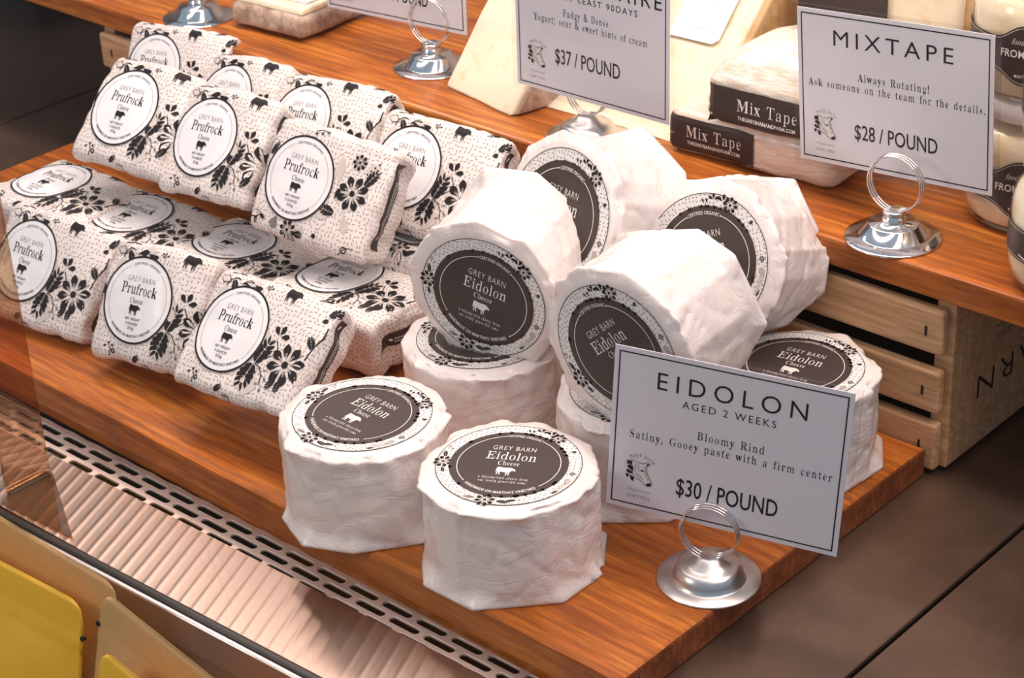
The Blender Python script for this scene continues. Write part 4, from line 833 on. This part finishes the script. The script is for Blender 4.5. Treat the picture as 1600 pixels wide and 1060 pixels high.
for seed, p_, x_, n_, lb_ in WH: make_wheel(seed, lb_, GW).matrix_world = frame(p_, x_, n_, {19: 1.04, 17: 1.015}.get(seed, 1))
# ================================================================== price cards and their ring holders
CW, CH = .1243, .0905
def price_card(label, pos, x, n, lines, group='printed price cards in clear sleeves', cow=True):
    root = empty('price_card', label, 'sign', group, frame(pos, x, n))
    obj('card', box_bm(-CW/2-.0026, CW/2+.0026, -CH/2-.0026, CH/2+.0026, -.0003, .0003), 'card', root)
    obj('clear_sleeve', box_bm(-CW/2-.0062, CW/2+.0066, -CH/2-.0066, CH/2+.0050, -.0008, .0009), 'laminate', root)
    a = Ink(); w = .00075
    for (x0, x1, y0, y1) in ((-CW/2, CW/2, CH/2-w, CH/2), (-CW/2, CW/2, -CH/2, -CH/2+w), (-CW/2, -CW/2+w, -CH/2, CH/2), (CW/2-w, CW/2, -CH/2, CH/2)):
        a.add('ink', ([(x0, y0), (x1, y0), (x1, y1), (x0, y1)], [(0, 1, 2, 3)]), 0)
    for s, font, u0, u1, v, cap, sp, wt in lines:
        c = (u0+u1)/2; kw = dict(width=(u1-u0)*CW, cap=cap*CH, spacing=sp, cx=(c-.5)*CW, y=(.5-v)*CH)
        if font == 'mixed':     # serif with a sans ampersand, as two passes
            font = 'serif'
        a.add('ink', text(s, font, weight=wt, **kw), 0)
    if cow:
        ex, ey = (.125-.5)*CW, (.5-.775)*CH; s = .0145
        a.add('print_white', xf(poly(HEAD), s, 0, ex, ey), 0)
        a.add('ink_mid', xf(stroke(HEAD+HEAD[:1], .035), s, 0, ex, ey), 1)
        for q in ([(-.30, .28), (-.50, .30), (-.50, .40), (-.32, .44)], [(.24, .34), (.30, .46), (.37, .42)], [(.34, -.36), (.47, -.34), (.47, -.45), (.34, -.48), (.27, -.43)], [(.02, .10), (.10, .15), (.17, .10), (.10, .06)],
                  [(-.42, .26), (-.28, .20), (-.26, .02), (-.40, .08), (-.50, .16)], [(-.50, .06), (-.30, .0), (-.28, -.10), (-.42, -.10), (-.52, -.04)], [(-.54, -.14), (-.40, -.14), (-.44, -.30), (-.52, -.24)], [(-.36, -.16), (-.20, -.24), (-.24, -.42), (-.34, -.34)]):
            a.add('ink', xf(poly(q), s, 0, ex, ey), 2)
        for q in ([(-.16, .34), (-.18, .10), (-.10, -.12), (.04, -.26)], [(.20, .28), (.18, .16), (.26, -.08), (.34, -.26)], [(-.04, .36), (-.06, .22), (.0, .02)], [(-.10, -.06), (.04, -.14), (.16, -.30)]):
            a.add('ink_grey', xf(stroke(q, .05), s, 0, ex, ey), 1)
        a.add('ink_mid', arc(text('MADE WITH', 'sans', .0135, .0021, 1.25, -.01), .0100, pi/2-.1), 0)
        V_, F_ = a.d[-1][1]; a.d[-1] = (a.d[-1][0], ([(vx+ex, vy+ey-.0008) for vx, vy in V_], F_), 0)
        a.add('ink_mid', text('Pasteurized' if False else 'Pasteurized', 'sans', .0120, .0019, .95, -.02, ex, ey-.0118, .35), 0)
        a.add('ink_mid', text("COW'S MILK", 'sans', .0135, .0019, 1.25, -.01, ex, ey-.0158), 0)
    a.build('lettering', root, ['ink', 'ink_mid', 'ink_grey', 'print_white'], flat, .00042, .00008)
    return root
PR = (.295, .748, .865, .112, 1.0, .004)
xE = Vector((.9448, .3249, -.0420)); nE = Vector((.3274, -.9402, .0943))
price_card('lowest price card, for the bloomy-rind wheels, in front of the stacked white wheels', (-.0158, .1092, .0991), xE, nE,
  [('EIDOLON', 'sans', .178, .834, .203, .112, 1.45, -.004), ('AGED 2 WEEKS', 'sans', .294, .707, .290, .047, 1.30, -.004),
   ('Bloomy Rind', 'serif', .370, .667, .473, .052, 1.22, 0), ('Satiny, Gooey paste with a firm center', 'serif', .069, .965, .551, .052, 1.22, 0),
   ('$30 / POUND', 'sans', .295, .748, .862, .112, 1.0, .006)])
price_card('price card at upper right reading MIXTAPE, standing in a chrome ring holder', (-.0608, .3278, .2147), (.9974, .0316, .0644), (.0312, -.9995, .0064),
  [('MIXTAPE', 'sans', .180, .816, .200, .108, 1.35, -.004), ('Always Rotating!', 'serif', .311, .691, .417, .052, 1.22, 0),
   ('Ask someone on the team for the details.', 'serif', .035, .981, .493, .052, 1.22, 0), ('$28 / POUND', 'sans', .291, .738, .818, .104, 1.0, .006)])
price_card('price card in the middle, cut by the top of the picture', (-.2772, .3105, .2143), (.9995, .0, .012), (.0, -.9995, .03),
  [('ANNIVERSAIRE', 'sans', .030, .972, .215, .112, 1.30, .0), ('AGED AT LEAST 90DAYS', 'sans', .140, .815, .300, .047, 1.30, .0),
   ('Fudgy & Dense', 'mixed', .315, .625, .425, .052, 1.22, 0), ('Yogurt; sour & sweet hints of cream', 'mixed', .110, .880, .500, .052, 1.22, 0),
   ('$37 / POUND', 'sans', .255, .700, .790, .112, 1.0, .006)])
price_card('price card at the top edge, only its lower strip in view', (-.4960, .3470, .2143), (.9921, .1255, 0), (.1255, -.9921, .02),
  [('/ POUND', 'sans', .480, .748, .862, .112, 1.0, .006)])

def ring_holder(label, pos, card_x, dome=False, zc=.0330, rr=.0168, turns=3, gap=None):
    root = empty('card_holder', label, 'card holder', 'chrome ring card holders', Matrix.Translation(Vector(pos)))
    if dome:
        prof = [(0, .0002), (.0284, .0), (.0287, .0006), (.0282, .0012), (.0208, .0015), (.0198, .0020), (.0190, .0050), (.0176, .0085), (.0150, .0102), (.0125, .0106), (.0118, .0112), (.0085, .0128), (.0068, .0150), (.0040, .0158), (0, .0160)]; mt = 'dull_chrome'
    else:
        prof = [(0, .0002), (.0282, .0), (.0288, .0006), (.0280, .0014), (.0205, .0022), (.0198, .0024), (.0152, .0098), (.0146, .0102), (.0075, .0108), (.0073, .0113), (.0071, .0145), (.0064, .0150), (.0064, .0156), (.0071, .0160), (.0070, .0180), (.0060, .0186), (0, .0188)]; mt = 'chrome'
    obj('base', lathe(prof, 72), mt, root, True)
    x = Vector(card_x).normalized(); x.z = 0; x.normalize(); n = Vector((x.y, -x.x, 0)); base_z = prof[-1][1]
    pts = []; N = 44*turns; pitch = .0023
    for i in range(N+1):
        t = i/44*2*pi-pi/2; pts.append(Vector((0, 0, zc))+x*(rr*math.cos(t))+Vector((0, 0, 1))*(rr*math.sin(t))+n*((i/N-.5)*pitch*turns))
    b = tube(pts, .00062, 8); obj('wire_coil', b, 'chrome', root, True)
    st = [Vector((0, 0, base_z-.002)), Vector((0, 0, zc-rr+.0004))]
    obj('stem', tube(st, .0022, 12), 'chrome', root, True)
    return root
ring_holder('domed chrome ring holder clipped under the lowest price card, on the board corner', (-.0195, .1000, .0200), xE, True, .0305, .0160)
ring_holder('stepped chrome ring holder under the MIXTAPE card near the shelf edge', (-.0455, .3110, .1365), (1, .03, 0), False, .0352, .0172)
ring_holder('stepped chrome ring holder beside the pale wedge, below the top-edge card', (-.4650, .3500, .1365), (.99, .13, 0), False, .0352, .0168)
ring_holder('stepped chrome ring holder at far left on the shelf, its ring out of the picture', (-.6925, .3180, .1365), (.99, .13, 0), False, .0352, .0168)
ring_holder('chrome ring holder in front of the middle price card, behind the highest wheel', (-.2890, .3190, .1365), (1, .0, 0), True, .0322, .0158)

# ================================================================== things on the shelf
ZS = .1366
def prism(profile, x0, x1, seed=0, bev=.002, amp=.0008):
    """extrude a (y, z) outline along x, round it and roughen it"""
    b = bmesh.new(); A = [b.verts.new((x0, y, z)) for y, z in profile]; B = [b.verts.new((x1, y, z)) for y, z in profile]; n = len(profile)
    b.faces.new(A); b.faces.new(B[::-1])
    for i in range(n): b.faces.new((A[i], B[i], B[(i+1) % n], A[(i+1) % n]))
    bmesh.ops.recalc_face_normals(b, faces=b.faces[:])
    bmesh.ops.bevel(b, geom=b.edges[:], offset=bev, segments=3, affect='EDGES', profile=.5)
    bmesh.ops.triangulate(b, faces=[f for f in b.faces if len(f.verts) > 4])
    for _ in range(3): 
        bmesh.ops.subdivide_edges(b, edges=[e for e in b.edges if e.calc_length() > .009], cuts=1, use_grid_fill=True)
    for v in b.verts: v.co += Vector((noise.noise(v.co*60+Vector((seed, 0, 0))), noise.noise(v.co*60+Vector((0, seed+5, 0))), noise.noise(v.co*60+Vector((0, 0, seed+9)))))*amp
    zmin = min(v.co.z for v in b.verts)
    for f in b.faces: f.smooth = True
    return b
# pale wedge left of the middle card
w = empty('cheese_wedge', 'pale cream cheese wedge leaning back beside the chrome ring holder, left of the middle card', 'cheese', None, yawm((-.430, .3265, ZS), -11))
obj('paste', prism([(0, 0), (.085, .118), (.120, .118), (.120, 0)], 0, .0790, 3, .003), 'cheese', w)
obj('rind', prism([(.004, .0006), (.086, .112), (.118, .112), (.118, .0006)], .0745, .0815, 4, .002), 'rind', w)
a = Ink(); a.add('label_white', ([(.030, .082), (.062, .078), (.062, .120), (.030, .120)], [(0, 1, 2, 3)]), 0)
nrm = Vector((0, -.118, .085)).normalized()
def slope(x, y): return Vector((x, 0, 0))+Vector((0, .085, .118)).normalized()*y, nrm
a.build('paper_label', w, ['label_white'], slope, .0022)
# big wedge behind the middle card
w = empty('cheese_wedge', 'large pale cheese wedge with a golden rind leaning behind the middle price card', 'cheese', None, yawm((-.352, .3385, ZS), 2))
obj('paste', prism([(0, 0), (.012, .006), (.108, .098), (.150, .125), (.160, 0)], 0, .128, 6, .003), 'cheese', w)
obj('rind', prism([(.004, .0006), (.016, .006), (.110, .096), (.150, .122), (.158, .0006)], .1245, .1325, 8, .002), 'rind_gold', w)
a = Ink(); nr2 = Vector((0, -.092, .096)).normalized()
def slope2(x, y): return Vector((x, .012, .006))+Vector((0, .096, .092)).normalized()*y, nr2
rc = [(.072, .062), (.108, .062), (.112, .066), (.112, .150), (.072, .150)]
a.add('label_white', poly(rc), 0)
a.add('ink_light', annulus(.0118, .0120, 0, 2*pi, 40), 1); a.d[-1] = ('ink_light', xf(a.d[-1][1], 1, 0, .092, .082), 1)
for s_, R_, inv in (('GREY BARN', .0098, False), ('CREAMERY', .0115, True)):
    a.add('ink_grey', xf(arc(text(s_, 'sans', .017, .0016, 1.2, .0), R_, pi/2 if not inv else 3*pi/2, inv), 1, 0, .092, .082), 1)
for i in range(4): a.add('ink_light', xf(stroke([(-.005, 0), (.005, 0)], .0004), 1, 0, .092, .079+i*.0022), 1)
a.build('paper_label', w, ['label_white', 'ink_light', 'ink_grey'], slope2, .0022)
# slab with a grey rind
w = empty('cheese_slab', 'flat cheese slab with a thick grey rind and white paper on top, far left on the shelf', 'cheese', None, yawm((-.655, .3185, ZS), 4))
obj('rind', prism([(0, .003), (.002, .020), (.150, .020), (.150, 0)], 0, .0780, 12, .005, .0014), 'rind', w)
obj('paste', prism([(.006, .0195), (.008, .0245), (.146, .0245), (.146, .0195)], .004, .0740, 13, .0015, .0006), 'cheese', w)
b = box_bm(.010, .068, .018, .120, .0250, .0256); obj('paper_sheet', b, 'label_white', w)
# parcels in film with black bands
def film_parcel(label, pos, yaw_, wdt, dep, hgt, seed, top=0):
    root = empty('film_wrapped_cheese', label, 'cheese', 'film-wrapped cheeses with black bands', yawm(pos, yaw_))
    b = bmesh.new(); bmesh.ops.create_cube(b, size=1)
    bmesh.ops.subdivide_edges(b, edges=b.edges[:], cuts=22, use_grid_fill=True)
    h = Vector((wdt/2, dep/2, hgt/2)); r = .009
    for v in b.verts:
        p = Vector((v.co.x*wdt, v.co.y*dep, v.co.z*hgt)); q = Vector([max(-h[i]+r, min(h[i]-r, p[i])) for i in range(3)]); d = p-q
        P = q+d.normalized()*r if d.length > 1e-9 else p
        if v.co.z > 0: P.z += top*(1-(abs(v.co.x*2))**2.5)*(1-abs(v.co.y*2)**3)*v.co.z*2
        s3 = P*1+Vector((seed, 0, 0)); k2 = .3 if v.co.y < -.49 and abs(v.co.z) < .3 else 1
        P += P.normalized()*(.0022*noise.noise(s3*50)+.0018*abs(noise.noise(Vector((s3.x*50, s3.y*40, s3.z*180)))))*k2
        v.co = P+Vector((0, 0, hgt/2))
    for f in b.faces: f.smooth = True
    tree = BVHTree.FromBMesh(b); obj('film', b, 'film', root)
    return root, tree
def band(root, tree, dep, x0, x1, z0, z1, big=True, txt=None, tc=0, tw=.04, hh=.0066):
    def pl(x, z):
        hq = tree.ray_cast(Vector((x, -.2, z)), Vector((0, 1, 0))); 
        return (hq[0], Vector((0, -1, 0))) if hq[0] else (Vector((x, -dep/2, z)), Vector((0, -1, 0)))
    a = Ink(); n = 28; V = []; F = []
    for i in range(n+1):
        for j in range(9): V.append((x0+(x1-x0)*i/n, z0+(z1-z0)*j/8))
    for i in range(n):
        for j in range(8): F.append((i*9+j, (i+1)*9+j, (i+1)*9+j+1, i*9+j+1))
    a.add('label_dark', (V, F), 0)
    if txt:
        a.add('print_white', text(txt, 'serif', tw, hh, 1.1, 0, tc, z0+(z1-z0)*.46), 8)
        a.add('print_white', text('THEGREYBARNANDFARM.COM', 'sans', tw*.96, hh*.30, 1.05, .02, tc, z0+(z1-z0)*.24), 8)
    return a.build('black_band', root, ['label_dark', 'print_white'], pl, .0009, .00012)
r_, t_ = film_parcel('lower film-wrapped cheese with a black Mix Tape band, under its twin', (-.1735, .3790, ZS), 3, .126, .086, .030, 3)
band(r_, t_, .086, -.0600, .0060, .0035, .0265, True, 'Mix Tape', -.024, .042, .0078)
r_, t_ = film_parcel('upper film-wrapped cheese with a black Mix Tape band, stacked on its twin', (-.1430, .3750, ZS+.0305), 3, .115, .086, .036, 9, .020)
band(r_, t_, .086, -.0555, .0540, .0010, .0265, True, 'Mix Tape', -.011, .044, .0078)
# block with black label behind
w = empty('cheese_block', 'tall yellow cheese block with a blank black label, behind the upper right price card', 'cheese', None, yawm((-.205, .4300, ZS), 6))
obj('paste', prism([(0, 0), (.010, .145), (.080, .145), (.085, 0)], 0, .118, 21, .006, .0012), 'cheese', w)
obj('rind', prism([(.004, .001), (.013, .143), (.080, .143), (.084, .001)], .116, .132, 22, .005, .001), 'rind_gold', w)
obj('black_label', box_bm(.004, .068, .0015, .0035, .066, .096, .0004, 1), 'label_dark', w)

# jars
def jar(label, pos, yaw_, kind=0, body='cream'):
    root = empty('cheese_jar', label, 'jar', 'glass jars of soft cheese', yawm(pos, yaw_))
    R, H = .0385, .078
    outer = [(0, 0), (R*.80, 0), (R*.93, .004), (R, .014), (R*1.0, .050), (R*.95, .058), (R*.83, .064), (R*.80, .066), (R*.80, .0685)]
    obj('glass', lathe(outer, 64), 'jar', root, True)
    inn = [(0, .002), (R*.78, .002), (R*.91, .006), (R*.975, .015), (R*.975, .049), (R*.92, .057), (R*.80, .0625), (0, .0640)]
    obj('contents', lathe(inn, 64), body, root, True)
    obj('lid', lathe([(0, .0690), (R*.84, .0690), (R*.87, .0700), (R*.87, .0790), (R*.84, .0805), (0, .0807)], 64), 'lid', root, True)
    a = Ink(); Rl = R*1.006
    def cyl(u, z): t = u/Rl-pi/2; return Vector((Rl*math.cos(t), Rl*math.sin(t), z)), Vector((math.cos(t), math.sin(t), 0))
    zc = .031; n = 80; V = []; F = []
    def hh(u): return .0095+.0085*math.exp(-(u/.0170)**4)
    for i in range(n+1):
        u = -.075+.150*i/n
        for j in range(7): V.append((u, zc+hh(u)*(j/3-1)))
    for i in range(n):
        for j in range(6): F.append((i*7+j, (i+1)*7+j, (i+1)*7+j+1, i*7+j+1))
    a.add('label_dark', (V, F), 0)
    for s_ in (1, -1): a.add('ink_light', stroke([(-.070+.140*i/70, zc+s_*(hh(-.070+.140*i/70)-.0013)) for i in range(71)], .0004), 2)
    if kind != 2:
        a.add('print_white', text('food is beautiful', 'serif', .028, .0034, 1, 0, 0, zc+.0065, .3), 2)
        a.add('print_white', text('FROMAGE FRAIS', 'sans', .040, .0044, 1.05, .016, 0, zc-.0012), 2)
        a.add('print_white', xf(poly(COW), .0070, 0, 0, zc-.0062), 2); a.add('print_white', text("MARTHA'S VINEYARD", 'sans', .022, .0018, 1.1, .01, 0, zc-.0130), 2)
    else:
        a.add('print_white', text('food is beautiful', 'serif', .040, .0060, 1, 0, .0, zc-.0035, .3), 2)
        for i in range(3): a.add('print_white', xf(stroke([(0, 0), (.002, .0018)], .0004), 1, 0, -.030+i*.0022, zc+.0055), 2)
        a.add('print_white', stroke([(-.042+.084*i/20, zc-.0058-.0012*math.sin(i*1.1)) for i in range(21)], .0009), 2)
    a.build('jar_label', root, ['label_dark', 'print_white', 'ink_light'], cyl, .0003, .00008)
    return root
jar('lower jar of soft cheese at the right edge, standing nearest on the shelf', (.0650, .3250, ZS), 35, 2)
jar('upper jar of soft cheese at the right edge, stacked on the nearest one', (.0665, .3262, ZS+.0810), 48, 2)
jar('lower rear jar of soft cheese, behind the right edge of the upper price card', (-.0010, .3880, ZS), 28, 0)
jar('upper rear jar of soft cheese, its round black label right of the upper price card', (-.0040, .3900, ZS+.0810), 26, 0)

# ================================================================== pouches outside the glass
def pouch(label, pos, yaw_, tilt, wdt, hgt, m_, seed, notch=True):
    root = empty('stand_up_pouch', label, 'pouch', 'stand-up pouches in front of the glass', yawm(pos, yaw_) @ Matrix.Rotation(math.radians(tilt), 4, 'X'))
    nx, nz = 44, 44; b = bmesh.new(); rc = .014
    def outline(i, j):
        u = -wdt/2+wdt*i/nx; v = -hgt*j/nz    # local z=0 is the top seal
        du = wdt/2-abs(u); 
        if du < rc and -v < rc:
            k2 = math.sqrt(max(0, rc*rc-(rc-du)**2)); v = min(v, -(rc-k2)) if -v < (rc-k2) else v
        return u, v
    grid = {}
    for side in (1, -1):
        for i in range(nx+1):
            for j in range(nz+1):
                u, v = outline(i, j); e = min(wdt/2-abs(u), 1); t = max(0, -v-.026); puff = .008*(1-math.exp(-t/.030))*(1-math.exp(-max(0, e-.007)/.014))
                d = puff+.0003+.0012*noise.noise(Vector((u*30, v*30, seed)))*(1 if t > 0 else .3)
                if .022 < -v < .030: d += .0012*math.exp(-((-v-.026)/.0018)**2)   # zip ridge
                if side == -1 and (i in (0, nx) or j in (0, nz)): grid[(side, i, j)] = grid[(1, i, j)]; continue
                if (i in (0, nx) or j in (0, nz)): d = 0
                grid[(side, i, j)] = b.verts.new((u, -side*d, v))
    for side in (1, -1):
        for i in range(nx):
            for j in range(nz):
                q = [grid[(side, i, j)], grid[(side, i+1, j)], grid[(side, i+1, j+1)], grid[(side, i, j+1)]]
                if len(set(q)) == 4: b.faces.new(q if side == -1 else q[::-1])
    bmesh.ops.remove_doubles(b, verts=b.verts[:], dist=1e-6)
    bmesh.ops.recalc_face_normals(b, faces=b.faces[:])
    for f in b.faces: f.smooth = True
    obj('pouch_body', b, m_, root)
    if notch:
        for s_ in (1, -1):
            n_ = lathe([(0, -.0012), (.0014, -.0012), (.0014, .0012), (0, .0012)], 16); o = obj('tear_notch', n_, 'dark', root); o.matrix_local = Matrix.Translation((s_*(wdt/2-.0002), 0, -.021)) @ Matrix.Rotation(pi/2, 4, 'X')
    return root
pouch('brown kraft pouch at bottom left, behind the large yellow one', (-.3620, -.1080, .0165), 0, -14, .185, .1725, 'kraft', 3)
pouch('large yellow pouch in the bottom left corner', (-.3600, -.1290, .0080), 4, -14, .155, .1640, 'yellow', 8)
pouch('brown kraft pouch at bottom, right of the large yellow pouch', (-.1640, -.1440, .0440), -6, -14, .160, .2010, 'kraft', 14)
pouch('small yellow pouch corner at the bottom, in front of the right-hand kraft pouch', (-.1450, -.1700, .0390), -6, -14, .130, .1960, 'yellow', 21)
